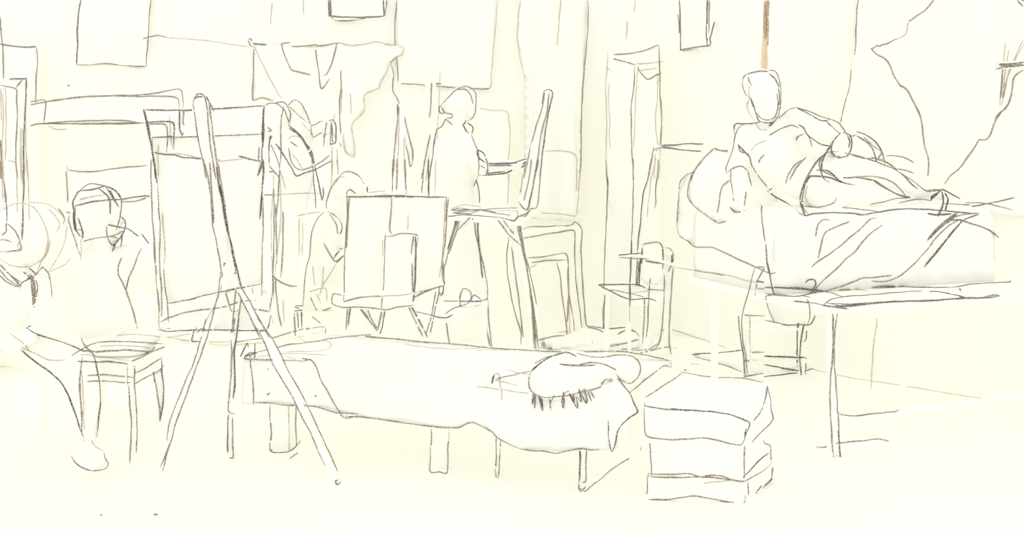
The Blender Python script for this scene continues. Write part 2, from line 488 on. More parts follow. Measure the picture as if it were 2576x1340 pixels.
draw(t, 'd', "m 1185,0 1170,200 1175,350 1190,500 1195,610; 1215,625 1330,632 1440,640 1600,655 1640,665; d 1400,638 1520,625; m 1640,663 1700,668 1780,665 1880,660 1890,585; l 1940,0 1925,200 1905,400 1890,590")
t = Thing('wall_picture', 'narrow framed picture on the right-hand wall above the bar of the tall stand', 'picture', GP)
t.part('panel', plate([(*c, on_wall(*c, .03).y) for c in ((1713,-130),(1783,-130),(1778,114),(1713,124))], .02), 'canvas')
t.part('frame', add(*[plate([(*c, on_wall(*c, .055).y) for c in q], .05) for q in (((1706,-140),(1713,-140),(1714,124),(1711,127)), ((1778,-140),(1789,-140),(1789,112),(1778,114)), ((1711,122),(1788,110),(1788,115),(1711,129)))]), 'wood')
draw(t, 'f', "d 1515,0 1520,120 1522,250 1525,380; m 1505,100 1515,250; d 1525,375 1600,360 1750,340; m 1535,385 1650,362; D 1725,0 1720,200 1722,345; m 1740,0 1735,250; d 1755,335 1745,290 1780,165")

# ---------------------------------------------------------------- cord, pinned cloth, hanging strip, curtain
t = solo('cord', tube([P(359,97,6.24), P(376,93,6.24), P(400,89,6.22), P(420,94,6.23), P(480,97,6.24), P(550,106,6.24), P(628,117,6.22)], .004), 'cloth',
         'thin cord strung along the back wall to the corner of the pinned-up cloth', 'cord')
draw(t, 'a', "m 1070,290 1120,278 1190,265 1250,282; l 1250,282 1400,292 1550,305 1700,328 1870,352")
zd = lambda *q: [(600+x/2.977, y/2.977) for x, y in q]
t = Thing('wall_cloth', 'wide ragged cloth pinned up in swags on the back wall', 'drapery')
p = t.part('cloth', sheet(zd((72,292),(110,325),(320,322),(440,345),(600,340),(740,320),(940,328),(1100,322),(1238,352),(1225,410),(1135,470),(1100,560),(1055,660),(942,715),(942,830),(850,930),(868,1175),(800,1140),(770,1010),(560,930),(430,790),(330,768),(170,735),(105,745),(113,365)), at_Y(6.2), .012, 12, 0, .015, .07, .02), 'cloth', True)
p.sub('hook', tube([P(626,101,6.17), P(631,104,6.15), P(634,112,6.17), P(640,118,6.19)], .008), 'wood')
draw(t, 'd', """d 70,292 95,290 110,325 160,330 208,332; m 70,300 90,340 115,355; 113,365 110,550 105,745 170,735 260,755 325,768; l 120,355 200,520 290,690 345,765;
 m 320,325 390,320; 320,330 345,410 390,515 450,540 540,560; 395,345 440,348 580,335 600,345 660,335 720,325 760,320; l 760,320 850,340 940,330 1020,315 1100,325 1230,350; 1240,355 1225,410 1180,430 1135,470;
 m 575,370 600,530 620,665 680,590; 735,325 700,470 655,560 635,568; 765,525 768,650 755,800 765,1000; l 835,700 845,850; 1130,480 1100,560 1060,620 1055,660 980,690 942,715 942,830 910,870 850,930 860,1030 870,1100 868,1175 810,1150 790,1110 785,1000; 775,660 770,850""")
t = solo('hanging_strip', sheet(smooth_poly([(982,160),(990,190),(991,228),(1002,250),(1018,292),(1032,343),(1042,380),(1036,412),(1030,420),(1022,385),(1018,360),(1012,320),(996,270),(984,232),(980,180)],1), at_Y(6.12), .02, 8), 'cloth',
         'narrow strip of cloth hanging below the left corner of the large picture', 'cloth', smooth=True)
draw(t, 'd', "m 1140,470 1160,560 1155,680 1190,740 1240,870 1275,1020 1305,1130 1300,1220 1285,1250 1265,1130 1255,1090; 1135,470 1190,425; 1240,1025 1242,1120")
t = solo('curtain', sheet([(1296,-150),(1482,-150),(1478,0),(1470,160),(1463,330),(1460,560),(1312,548),(1318,400),(1318,190),(1302,100)], at_Y(6.2), .012, 14, 0, .02, .09, .0), 'cloth',
         'pale straight curtain hanging on the back wall between the large picture and the tall cupboard', 'curtain', smooth=True)
draw(t, 'f', "l 325,0 305,150 300,280 320,420 355,580; 628,0 615,150 600,340; m 832,0 830,200 810,450 790,700 780,950 780,1150 770,1340; l 505,1130 640,1130 715,1145 745,1180 745,1340")
draw(t, 'g', "l 515,0 505,150 490,345; 680,0 676,10; 270,330 370,335 490,350; 490,20 488,200")

# ---------------------------------------------------------------- canvases and frames stacked at the left
GC = 'canvases stacked against the back wall'
t1 = solo('stretched_canvas', plate([(-70,200,5.44),(44,221,5.44),(42,874,5.24),(-70,874,5.24)], .06), 'canvas', 'nearest tall canvas standing at the left edge of the room', 'canvas', GC)
t2 = solo('stretched_canvas', plate([(-60,198,5.62),(66,196,5.62),(70,862,5.42),(-60,862,5.42)], .05), 'canvas', 'second tall canvas at the left edge, just behind the nearest one', 'canvas', GC)
t3 = solo('stretched_canvas', plate([(-60,108,6.22),(92,117,6.22),(92,832,6.06),(-60,832,6.06)], .04), 'canvas', 'tallest canvas at the left edge, rearmost of its stack', 'canvas', GC)
draw([t1, t2], 'a', "m 0,635 60,650 122,670 125,760 130,880 120,1050 118,1200 130,1340; 5,1340 8,1200 4,1050; l 20,700 25,900 15,1100 22,1340; 60,1200 130,1220; 40,640 45,900 40,1200; 5,660 10,900")
draw(t1, 'b', "m 0,20 15,100 40,250 46,330; l 120,0 125,150 130,330; 20,0 30,200 40,330; 10,60 20,300")
draw([t1, t2], 'a', "d 70,592 130,590 195,588; 195,580 195,700 185,900 175,1100 180,1340; m 165,598 120,655; l 205,600 195,700 190,850 195,1100 205,1340; 155,950 150,1100 155,1340; 165,960 158,1150 168,1340")
draw([t1, t2], 'b', "d 175,0 178,200 172,330; l 205,0 212,150 215,325; 160,0 165,200")
draw(t3, 'a', "d 0,330 80,342 150,352 270,350; m 272,352 282,450 272,550 268,700 270,850 278,990; 0,130 12,290 20,340; 5,200 22,400 25,600")
fr = Thing('picture_frame', 'big empty frame with a broad top rail leaning behind the person in the cap', 'frame')
def rail(cs, th=.05): return plate(cs, th)
fr.part('rail', plate([(50,264,5.97),(130,250,5.97),(300,240,5.97),(453,228,5.97),(440,312,5.94),(300,313,5.94),(110,312,5.94),(52,322,5.94)], .05), 'wood')
fr.part('rail', plate([(425,312,5.945),(440,312,5.945),(453,228,5.97),(462,300,5.95),(462,850,5.75),(425,850,5.75)], .05), 'wood')
fr.part('rail', plate([(52,322,5.94),(95,315,5.94),(95,850,5.75),(52,850,5.75)], .05), 'wood')
fr.part('rail', plate([(95,815,5.765),(425,815,5.765),(425,850,5.75),(95,850,5.75)], .05), 'wood')
draw(fr, 'a', """m 140,785 270,755 340,757 330,915; 140,788 250,780 400,752 600,725 850,718 1050,722 1200,720 1330,735 1340,815; 390,758 600,728 840,715 1020,712 1180,695 1350,672 1372,818;
 d 155,962 270,930 330,925 600,928 850,928 1000,925 1080,918; m 330,925 500,910 850,900 1000,910 1040,918; 600,926 850,922 1060,920""")
draw([wall_back.mesh], 'a', "l 360,940 420,970 500,968; d 505,638 520,645")
t = solo('drawing_board', plate([(168,428,5.78),(230,430,5.78),(300,422,5.78),(388,414,5.78),(388,856,5.62),(170,856,5.62)], .03), 'pasteboard', 'blank board standing inside the big frame behind the person in the cap', 'board')
draw(t, 'b', "m 500,55 515,82 680,95 900,65 1110,48; 495,85 500,200 512,360; d 905,302 1080,275 1140,285; m 905,318 1000,318 1095,290")

# ---------------------------------------------------------------- back of the room: frames, cloths, cupboard
t = Thing('picture_frame', 'tall double frame leaning on the back wall behind the trestle table', 'frame')
for q in ([(1310,577,5.98),(1463,565,5.98),(1466,575,5.98),(1443,583,5.98),(1312,600,5.98)], [(1443,583,5.98),(1465,567,5.98),(1478,828,5.9),(1462,836,5.9)], [(1312,600,5.98),(1322,598,5.98),(1352,850,5.86),(1338,852,5.86)], [(1340,832,5.9),(1470,822,5.9),(1474,836,5.86),(1345,852,5.86)]):
    t.part('rail', plate(q, .04), 'wood')
fr1 = t
draw(t, 'g', "m 155,430 200,415 330,412 460,405 475,385 520,425 515,550 525,750 540,950 550,1050 525,1060; 160,487 300,460 400,445 475,440 475,550 485,750 510,950 522,1040; l 275,1090 400,1060 470,1050")
t = Thing('picture_frame', 'smaller frame leaning inside the tall double frame behind the trestle table', 'frame')
for q in ([(1326,648,5.88),(1424,637,5.88),(1430,650,5.88),(1400,656,5.88),(1330,662,5.88)], [(1400,655,5.88),(1426,640,5.88),(1444,843,5.74),(1428,850,5.74)], [(1328,660,5.88),(1338,660,5.88),(1362,858,5.7),(1352,860,5.7)], [(1356,842,5.74),(1432,834,5.76),(1436,850,5.73),(1360,858,5.71)]):
    t.part('rail', plate(q, .035), 'wood')
draw([t, fr1], 'g', "m 190,605 280,598 400,578 425,580 435,610 435,750 445,850 470,1000 472,1075; 215,635 300,622 430,618; 365,635 385,700 400,850 420,980 432,1100; 435,620 440,800 430,1000; l 200,670 250,640; m 250,1110 350,1085 470,1078 550,1045; l 440,850 450,1110")
t = solo('stretched_canvas', plate([(1203,272,6.2),(1240,277,6.2),(1278,281,6.2),(1284,330,6.18),(1280,836,6.0),(1200,836,6.0)], .035), 'canvas', 'faint upright canvas standing against the back wall behind the woman at the trestle table', 'canvas', GC)
draw(t, 'd', "l 1805,812 1900,825 2010,835 2025,900 2035,1020 2020,1200 2015,1340")
draw(t, 'e', "l 1690,100 1680,300")
# tall cupboard across the corner
t = cup = Thing('cupboard', 'tall narrow cupboard with a projecting cornice standing in the corner of the room', 'cupboard')
cn, cl_, cr = P(1598,0,5.78), P(1527,0,6.02), P(1662,0,5.9)
cn.z = cl_.z = cr.z = 0; cb = cl_+cr-cn
def col(z0, z1, g=0.0):
    m = (cn+cb)/2; e = [m+(q-m)*(1+g) for q in (cn, cr, cb, cl_)]
    return hexa([(q.x,q.y,z0) for q in e], [(q.x,q.y,z1) for q in e])
body = t.part('body', col(0, 1.84), 'wood'); t.part('cornice', col(1.84, 1.94, .03), 'wood')
dm = (cn+cr)/2; nrm = V((cr.y-cn.y, -(cr.x-cn.x), 0)).normalized()
a, b = cn.lerp(cr,.12)+nrm*.012, cn.lerp(cr,.9)+nrm*.012
dr = t.part('door', hexa([(a.x,a.y,.08),(b.x,b.y,.08),(b.x-nrm.x*.011,b.y-nrm.y*.011,.08),(a.x-nrm.x*.011,a.y-nrm.y*.011,.08)],[(a.x,a.y,1.70),(b.x,b.y,1.70),(b.x-nrm.x*.011,b.y-nrm.y*.011,1.70),(a.x-nrm.x*.011,a.y-nrm.y*.011,1.70)]), 'wood')
draw(t, 'f', """m 1025,410 1150,400 1250,380 1350,340 1365,345; 1365,345 1365,450 1370,550 1370,700 1383,850 1380,1000 1370,1110 1362,1340; l 1355,560 1350,750 1335,900 1350,1050 1360,1130; m 1020,440 1100,460 1190,490; l 1190,480 1300,472 1410,458;
 m 1208,495 1215,530 1275,593 1340,565 1383,548; l 1215,530 1270,520 1345,513; 980,380 975,500 962,650 970,900 965,1150 975,1340; 990,620 985,750 995,900 990,1000 1000,1110; m 1180,500 1175,650 1155,780 1155,950 1160,1150 1175,1340; l 1205,510 1190,700 1180,950 1175,1100; 975,510 1000,530; 1375,1110 1362,1200 1365,1340; 1335,1150 1325,1340""")
CUPLINES = "m 665,0 672,100 680,200 675,270 670,400 660,600 655,800; d 655,870 655,1060; l 645,900 650,1050; m 660,830 655,1000; 835,0 835,200 830,400 825,490; D 825,490 820,650 815,770 815,900; l 815,900 812,1000; d 680,110 676,265"
t = heap = solo('cloth_heap', inflate([(1355,862),(1372,852),(1420,846),(1470,826),(1500,822),(1522,832),(1548,828),(1576,822),(1600,836),(1610,850),(1604,868),(1560,872),(1450,874),(1380,872)], 5.62, .16, 9, 1.2, 1, .5, .25), 'cloth',
         'crumpled heap of cloth on the floor in front of the tall cupboard', 'cloth', smooth=True)
draw(t, 'g', "d 550,1020 620,1032 700,1040 790,1032 850,1060 872,1085; 555,1030 620,1045 655,1060; 740,1075 790,1050 850,1055; m 695,1140 720,1135 750,1135 870,1105; 695,1140 700,1148 750,1140; l 255,1150 330,1165 450,1155; 580,1110 590,1130")
# tall stand with an arm
t = std = Thing('stand', 'tall spindly stand with a side bar, in front of the tall cupboard', 'easel')
t.part('leg', pbar((1644,372,5.62),(1572,868,5.55),9,.02), 'wood'); t.part('leg', pbar((1656,372,5.64),(1640,868,5.60),8,.02), 'wood')
t.part('bar', beam(P(1646,370,5.62), P(1772,369,5.6), .022, .02, .045), 'wood')
draw(t, 'g', "d 945,0 930,100 895,220 880,380 865,500 860,565; m 990,0 985,100 970,200 975,270 965,300; l 975,0 950,100 930,250 920,360")
draw(t, 'f', "d 1375,1090 1480,1085 1580,1075 1695,1078; 1375,1105 1440,1108 1550,1125 1680,1132; m 1375,1105 1330,1120 1350,1130; 1325,1100 1310,1180 1280,1340")

# ================================================================ left: easel, canvas, stools, two seated people
e1 = Thing('easel', 'wooden tripod easel nearest the viewer, seen from behind with its round-topped mast', 'easel', 'easels about the studio')
mast = e1.part('mast', add(pbar((506,262,3.45),(588,782,3.585),42,.03,26), lathe(P(506,262,3.45)+V((0,.0,-.02)), [(.0,-.02),(.033,-.01),(.033,.03),(.026,.05),(.012,.058)])), 'wood')
def stick(n, a, b, w, d=.024, w1=None): return e1.part(n, pbar(a, b, w, d, w1), 'wood')
l1 = stick('leg', (572,690,3.55), (408,1185,3.467), 20, .024, 12)
l2 = stick('leg', (588,690,3.60), (581,1150,3.62), 20, .024, 16)
l3 = stick('leg', (592,690,3.54), (851,1216,3.341), 24, .024, 14)
l1.sub('peg', add(tube([P(528,832,3.545), P(500,842,3.50), P(484,848,3.49)], .012), box(*[f(c) for c in [[P(484,858,3.49), P(500,826,3.49)]] for f in (lambda c: c[0].x, lambda c: c[1].x)], 3.47, 3.70, P(0,858,3.49).z, P(0,838,3.49).z)))
l2.sub('peg', box(P(578,0,3.6).x, P(592,0,3.6).x, 3.55, 3.69, P(0,846,3.6).z, P(0,834,3.6).z))
l2.sub('hinge', tube([P(566,700,3.55), P(600,690,3.55)], .008), 'wood')
cv = Thing('stretched_canvas', 'large canvas on the nearest easel, showing its stretcher bars from behind', 'canvas', 'canvases on easels')
ck = cv.part('canvas', plate([(360,275,3.625),(667,265,3.625),(685,828,3.70),(402,828,3.70)], .010), 'canvas')
def bar(cs): return cv.part('stretcher_bar', plate([(x, y, 3.597+.075*(y-270)/558) for x, y in cs], .026), 'wood')
bt = bar([(362,276),(667,266),(660,336),(384,346)]); bl = bar([(362,277),(383,347),(422,800),(403,827)]); bb = bar([(421,764),(660,715),(684,782),(684,828),(404,827),(422,800)]); br = bar([(660,337),(667,267),(684,781),(661,714)])
draw(cv, 'a', """d 1075,820 1200,825 1420,825 1620,815 1850,800 1985,790; D 1075,822 1095,910 1115,1010 1130,1080 1140,1130 1155,1220 1165,1340; 1080,825 1105,930 1125,1040; 1980,790 1970,900 1975,1000 1965,1100 1965,1200 1970,1340; 1976,800 1966,950 1968,1090;
 d 1140,1030 1250,1025 1420,1025 1600,1018 1750,1010 1960,1003; m 1140,1030 1140,1130; d 1155,1142 1230,1155 1310,1160 1370,1178 1460,1185 1560,1188 1650,1195; l 1310,1145 1400,1160 1500,1185 1650,1205 1720,1200 1820,1190; d 1785,1170 1860,1188 1955,1210; m 1955,1215 1930,1315 1945,1290 1975,1200; 1940,1100 1935,1200;
 m 1375,830 1370,920 1382,940; d 1342,830 1345,960 1365,1015 1375,990; 1085,918 1290,915 1300,1020 1302,1120; m 1110,930 1245,942 1248,1140; l 1270,870 1275,1000 1290,1110; 1185,1075 1185,1340""")
draw([cv, e1], 'b', """D 1145,0 1165,100 1175,180; m 1130,0 1130,150 1135,280 1140,450 1155,600 1165,800 1175,950 1190,1100 1195,1260 1280,1268; 1180,180 1190,400 1200,520 1195,650 1195,800 1210,1000 1210,1180; l 1215,400 1235,650 1225,800; m 1225,815 1235,950 1250,1050 1262,1218; d 1260,1080 1400,1055 1550,1018 1700,985 1850,955 1965,937;
 m 1205,1218 1260,1190 1380,1150 1500,1130 1650,1112 1780,1075 1850,1058 1920,1060; d 1185,1275 1250,1290 1400,1282 1550,1280 1700,1280 1900,1285 1990,1278 2015,1240 2028,1170 2045,1235; D 1970,0 1972,100 1962,250 1945,450; m 1965,200 1970,500 1962,800 1960,1020; 1975,270 2040,268; l 2030,400 2032,700; m 2035,720 2042,850 2038,1000 2020,1140; 1905,1122 2015,1142; l 1890,955 1890,985 1900,1005; 1965,995 1995,990; 1148,620 1185,1100; d 1150,620 1162,780""")
draw([mast], 'a', "m 1445,795 1452,740 1475,705 1500,700 1530,720 1540,745 1550,800 1555,860 1570,1050 1590,1180 1615,1340; 1440,795 1450,790 1465,920 1490,1080 1520,1200 1545,1340; d 1540,720 1570,770 1605,830; m 1560,740 1580,880 1600,1050 1620,1200 1640,1340; d 1450,745 1480,725 1520,725; l 1580,900 1620,1150 1645,1340")
draw([mast], 'b', "m 1525,0 1560,150 1580,300 1590,480 1620,620 1660,850 1690,1000 1735,1140 1790,1130; 1570,20 1590,300 1600,480; D 1620,60 1640,200 1670,350 1690,480 1720,600 1750,750 1770,860; 1650,190 1680,360 1710,540 1750,720 1790,890 1810,970; d 1675,800 1680,780 1692,778; D 1755,845 1768,870; 1660,870 1672,920; m 1690,860 1698,930; 1635,40 1660,190 1690,380")
draw([l1], 'b', "m 1650,845 1640,960 1620,1060 1590,1180 1550,1340; l 1660,940 1630,1050 1560,1180 1500,1310")
draw([l2, mast, cv], 'b', "m 1768,890 1765,1000 1750,1130 1740,1290 1720,1310 1755,1325; 1805,900 1808,1000 1800,1080 1785,1200 1775,1340")
draw([l3, mast, cv], 'b', "m 1775,990 1830,1090 1900,1240 1945,1340; 1790,930 1850,1030 1920,1160 1990,1290 2020,1340")
draw([l1], 'c', "m 1325,0 1300,90 1260,210 1220,320 1180,430 1140,540 1100,640 1075,740 1040,850 1015,960; 1240,180 1200,300 1170,360 1130,460 1090,560 1060,640 1040,760 1055,762; 1285,0 1260,100 1230,200; l 1225,45 1220,150; m 1060,780 1030,860 1000,930")
draw(l1.kids, 'c', "d 1210,80 1200,120 1200,145 1240,145; m 1230,95 1255,65 1285,70 1280,85")
draw([l2], 'c', "m 1465,0 1455,60 1440,100 1435,115 1460,112; 1440,120 1445,220 1440,380 1430,480 1425,580 1465,600; D 1490,0 1475,120 1460,220 1465,330 1465,430 1455,500; d 1425,600 1420,700 1420,840; m 1452,620 1452,760 1455,870 1430,868")
draw([l3], 'c', "m 1560,0 1640,130 1700,280 1770,400 1830,500 1870,590 1940,720 1990,840 2030,920; 1605,0 1680,100 1740,200 1800,330 1870,450 1930,570 2000,720 2060,850 2110,960 2125,1010; d 2125,1020 2110,1038 2095,1030 2095,1012 2110,1010")

# stool and the person on it
st = Thing('stool', 'square wooden stool with a pad, under the person in the cap', 'stool', 'stools about the studio')
sc = [P(180,893,3.63), P(331,908,3.53), P(413,872,3.78), P(247,859,3.88)]
SZ = .42
st.part('seat', prism([(q.x, q.y) for q in sc], SZ-.03, SZ), 'wood')
rl = [[tuple(sc[i].lerp(sc[(i+1)%4], .06))[:2], tuple(sc[i].lerp(sc[(i+1)%4], .94))[:2]] for i in range(4)]
mid = sum(sc, V())/4
ap = [st.part('apron', hexa(*[[(a[0],a[1],z),(b[0],b[1],z),(b[0]+(mid.x-b[0])*.08,b[1]+(mid.y-b[1])*.08,z),(a[0]+(mid.x-a[0])*.08,a[1]+(mid.y-a[1])*.08,z)] for z in (.335,.39)]), 'wood') for a, b in rl]
sl = []
for q, fo in zip(sc, ((206,1145,3.67),(331,1165,3.553),(402,1115,3.79),(262,1095,3.89))):
    a = q.lerp(mid, .12); a.z = SZ-.03; b = P(*fo); b.z = 0
    sl.append(st.part('leg', beam(a, b, .036, .036, .022, .022), 'wood'))
st.part('pad', inflate([(205,852),(222,838),(300,832),(380,838),(398,846),(392,872),(370,886),(300,886),(240,886),(215,872)], 3.70, .12, 9, 1.4, 1, 1.0), 'cloth', True)
STLINES = ("""m 505,118 520,155 550,195 590,210 700,205 780,198 860,203 930,210 960,190 975,140; 445,235 500,200 550,172 620,150 750,145 900,152 1015,160; l 625,175 720,170 850,175 965,190; m 820,270 900,235 960,205 1030,178; l 490,225 600,235 720,255 820,268; d 485,268 600,273 700,272 800,287;
 m 545,358 650,353 750,362 835,370; 545,395 650,392 750,400 815,402; 840,345 920,305 1010,245; 840,410 920,365 990,330 1025,290; 590,208 700,202 800,200 930,208; l 610,125 730,110 850,102 1000,115""")
STLEG = ("m 515,240 500,350 495,450 510,580 510,700 515,740; l 505,270 520,500 525,700; m 498,400 512,660")
draw([sl[1]], 'c', "l 795,300 795,420; m 805,420 808,520 820,650 815,780 810,905; 840,295 840,420 850,550 855,700 850,840")
draw([sl[2]], 'c', "m 945,240 955,330 975,430 995,560 998,640; d 1000,215 1010,330 1022,450 1015,550 998,645; m 950,260 965,400")

pb = Thing('person', 'person in a close cap on the padded stool, working behind the nearest canvas', 'person')
hB = P(246,540,3.74)
body = blob(head(hB, .086, .118, (.8,.55,-.08)) + [J((252,585,3.76,26),(258,645,3.77,30)), ell(P(248,715,3.76), .155, .115, .17), ell(P(262,792,3.74), .15, .13, .115),
     J((165,690,3.76,34),(322,650,3.80,38))] + chain((158,695,3.76,34),(150,790,3.84,26),(230,800,4.02,17)) + hand(P(230,800,4.02), (.6,.7,-.1), (0,0,-1), .4) +
     chain((330,652,3.80,36),(378,715,3.98,25),(440,650,4.02,16)) + hand(P(440,650,4.02), (.6,-.35,.5), (0,-1,0), .9) +
     chain((285,810,3.76,50),(330,795,4.15,34),(335,1005,4.22,19),(345,1035,4.10,15)) + chain((240,812,3.76,50),(240,795,4.12,34),(250,1000,4.2,19),(262,1035,4.06,15)))
bb_ = pb.part('body', body, 'skin', True)
r_, f_, u_ = axes((.8,.55,-.08))
pb.part('cap', blob([ell(hB+u_*.03-f_*.012, .100, .112, .098, (r_, f_, u_)), ell(hB-f_*.045-u_*.02, .088, .075, .08, (r_, f_, u_))], .009), 'cloth', True, 'close round cap')
pb.part('shoe', blob([cap((P(335,1030,4.22))+V((0,0,-.03)), .042, P(345,1040,4.05), .034), ell(P(338,1028,4.22), .045, .05, .05)], .009), 'cloth', True); pb.part('shoe', blob([cap(P(250,1035,4.2)+V((0,0,-.03)), .042, P(262,1045,4.02), .034), ell(P(252,1025,4.2), .045, .05, .05)], .009), 'cloth', True)
draw(pb, 'b', """d 565,350 560,430 560,520 575,545; D 550,400 555,480 570,530 600,580; 552,380 558,470 568,520; d 585,440 605,500 620,560 615,600; m 570,530 610,530; d 550,380 545,320 565,280 590,240 660,232 740,220; m 540,330 580,260 640,200 690,182 750,195 820,210; d 610,238 700,225 790,205 850,225 890,265 908,320 905,400 890,460 870,530;
 740,220 800,270 825,320 825,410; m 790,205 830,270 870,330 890,360; d 820,230 860,310 885,350; l 590,310 650,290 760,270; 600,300 700,278 780,268; d 565,348 700,318 820,305 905,302; m 620,618 700,595 810,580 880,562 935,530; 905,430 930,450 940,490 930,540 905,600; d 808,492 900,510 960,525 1040,580; 1060,558 1115,635;
 m 800,500 800,560 820,620 850,645 885,600; 810,580 860,585 890,600; d 840,690 870,630 915,570; m 920,540 905,660; d 495,395 530,402; m 520,420 512,460 540,540 580,660; l 605,600 610,680 600,750; 560,620 600,720;
 m 908,740 888,800 888,870 920,930 945,985; 1060,665 1030,730 1000,810 965,890 945,985 970,1060 1000,1150 1020,1230 1030,1290; 945,985 980,1080""")

# the person at the left edge
sa = Thing('stool', 'low stool cut by the left edge, under the person in the bonnet', 'stool', 'stools about the studio')
sa.part('seat', prism([(-2.25,3.38),(-1.93,3.34),(-1.90,3.66),(-2.22,3.70)], .37, .41), 'wood')
for x, y in ((-2.2,3.42),(-1.97,3.39),(-1.94,3.62),(-2.18,3.65)): sa.part('leg', beam((x,y,.37),(x,y,0),.035,.035), 'wood')
pa = Thing('person', 'person in a round bonnet at the left edge with one bent leg showing', 'person')
hA = P(48,598,3.5)
pa.part('body', blob(head(hA, .082, .112, (-.75,-.6,-.15)) + [J((35,655,3.52,24),(20,705,3.52,30)), ell(P(10,765,3.52), .15, .12, .19), ell(P(-5,850,3.52), .16, .14, .11), J((-70,722,3.52,32),(92,716,3.52,30))] +
     chain((96,720,3.52,32),(104,800,3.44,24),(60,850,3.34,16)) + hand(P(60,850,3.34), (-.9,-.2,-.1), (0,.2,-1), .4) + chain((-72,722,3.52,32),(-90,800,3.44,24),(-40,850,3.34,16)) + hand(P(-40,850,3.34), (.9,-.2,-.1), (0,.2,-1), .4, 1, -1) +
     chain((20,868,3.50,52),(120,892,3.48,44),(208,928,3.46,39),(222,1000,3.46,30),(224,1095,3.48,18),(224,1140,3.46,18)) + chain((-20,868,3.45,52),(-90,915,3.2,40),(-95,1120,3.25,19),(-95,1160,3.2,18)), .009), 'skin', True)
pa.part('bonnet', blob([ell(P(62,590,3.54), .128, .12, .125), ell(P(108,575,3.56), .085, .09, .10)], .009), 'cloth', True, 'large round bonnet')
pa.part('scarf', blob([tube([P(-40,672,3.40), P(0,690,3.385), P(40,708,3.385), P(75,712,3.40)], .022), tube([P(72,700,3.385), P(82,735,3.37), P(84,768,3.37)], .02, 8, .008), ell(P(72,704,3.39), .026, .022, .024)], .007), 'cloth', True, 'knotted neck scarf')
sh = pa.part('shoe', blob([ell(P(226,1152,3.42), .073, .11, .047), cap(P(224,1120,3.48), .034, P(225,1150,3.47), .045)], .008), 'cloth', True)
pa.part('shoe', blob([ell(P(-95,1230,3.17), .06, .11, .047), cap(P(-95,1165,3.22), .032, P(-95,1210,3.2), .045)], .009), 'cloth', True)
draw(pa, 'b', """l 0,390 80,345 170,330 250,360 310,440 350,540 360,610 345,680 310,760 230,800 150,808 70,790 0,750; 215,322 320,330 400,360 470,430 490,460; 330,740 355,680 372,620; 290,770 340,720; m 435,370 475,420 485,455 470,485; l 365,378 420,430 445,480 440,520 415,545; 500,490 490,600 450,700 400,790 360,850; 530,740 480,790 360,850;
 m 55,485 100,520 130,570 155,640 155,680 80,690 0,695; 0,605 40,605 90,625; 45,480 45,540 10,570; 46,330 52,400 52,482; l 150,610 130,650 160,690; d 172,335 170,480 165,605; l 215,330 220,455; 128,330 130,400;
 m 0,790 80,870 150,920; 20,815 80,870 150,950; 0,870 50,920 155,965; 0,830 60,900 150,960; d 155,970 160,930 230,890 280,850; D 200,900 240,880; m 170,845 250,880 280,950 270,1030 250,1110; 235,900 240,1000 250,1080; 242,880 255,960 258,1060; 250,900 265,980 262,1040; 230,870 244,990 247,1100; d 215,815 270,855; 180,850 240,900; l 375,610 360,690 310,770 270,860; m 320,800 270,865; 315,808 360,850 375,900 385,1000 390,1030""")
draw(pa, 'c', """d 165,60 230,100 330,132 430,165 510,200 555,205 580,225 600,290 615,370 625,450 625,540 615,640 605,740; m 195,45 165,60; D 135,200 210,265 310,335 380,400 420,470 460,570 490,660 515,730; l 60,95 150,160 190,215; 130,180 250,235 310,262 410,260; m 445,858 465,895 500,925 570,952 650,942 675,920 675,900 655,870 650,840; l 570,760 600,805 650,830; 520,730 525,770""")
draw([st, pa], 'c', STLINES); draw([sl[0], pa, st], 'c', STLEG)

# ================================================================ middle: bench, boxes, second easel, people behind
pl = solo('plank', slab([(486,862,5.7),(560,862,5.75),(690,848,5.9),(760,828,6.1),(816,822,6.15),(818,836,6.05),(700,862,5.7),(560,872,5.6)], .02), 'wood', 'flat plank lying on the floor behind the nearest easel', 'plank')
z0 = -min(v.z for v in pl.mesh.v); pl.mesh.v = [v+V((0,0,z0)) if 0 else V((v.x, v.y, max(.001, v.z+z0 if v.z+z0 < .03 else .022))) for v in pl.mesh.v]
PLLINES = ("m 1415,148 1500,145 1600,130 1700,122 1780,100 1840,80 1950,62 2028,57 2030,95; l 1040,120 1200,98; 1120,140 1300,148 1410,148; 1040,118 1180,140")
# bench
T_ = .40
bl_, br_, fr_, fl_ = V((-.84,4.10,0)), V((.66,3.613,0)), V((.39,3.235,0)), V((-1.125,3.675,0))
bn = Thing('bench', 'long low wooden bench in the foreground on short legs', 'bench')
ins = lambda q, k=.93: (sum((bl_,br_,fr_,fl_), V())/4).lerp(q, k)
bn.part('top', prism([tuple(ins(q))[:2] for q in (fl_,fr_,br_,bl_)], .345, .385), 'wood')
def bleg(x0, x1, y, py): return bn.part('leg', box(R(x0-HX,y), R(x1-HX,y), y, y+.07, 0, .345), 'wood')
g1 = bleg(680,728,3.70,0); g2 = bleg(1084,1128,3.52,0); g3 = bleg(1247,1257,3.44,0); g4 = bleg(1457,1476,3.32,0); g5 = bn.part('leg', box(.48,.52,3.56,3.60,0,.345), 'wood')
srt = bn.part('stretcher', beam(P(1478,1226,3.33), (.48,3.55,.06), .014, .02), 'wood')
ht = [(600,1012),(640,1015),(690,1015),(760,1021),(810,1022),(850,1038),(930,1050),(1000,1061),(1090,1073),(1150,1076),(1175,1066),(1192,1062),(1215,1073),(1232,1085),(1270,1108),(1300,1122),(1320,1130),(1370,1134),(1400,1139),(1440,1131),(1480,1129),(1510,1132),(1570,1128)]
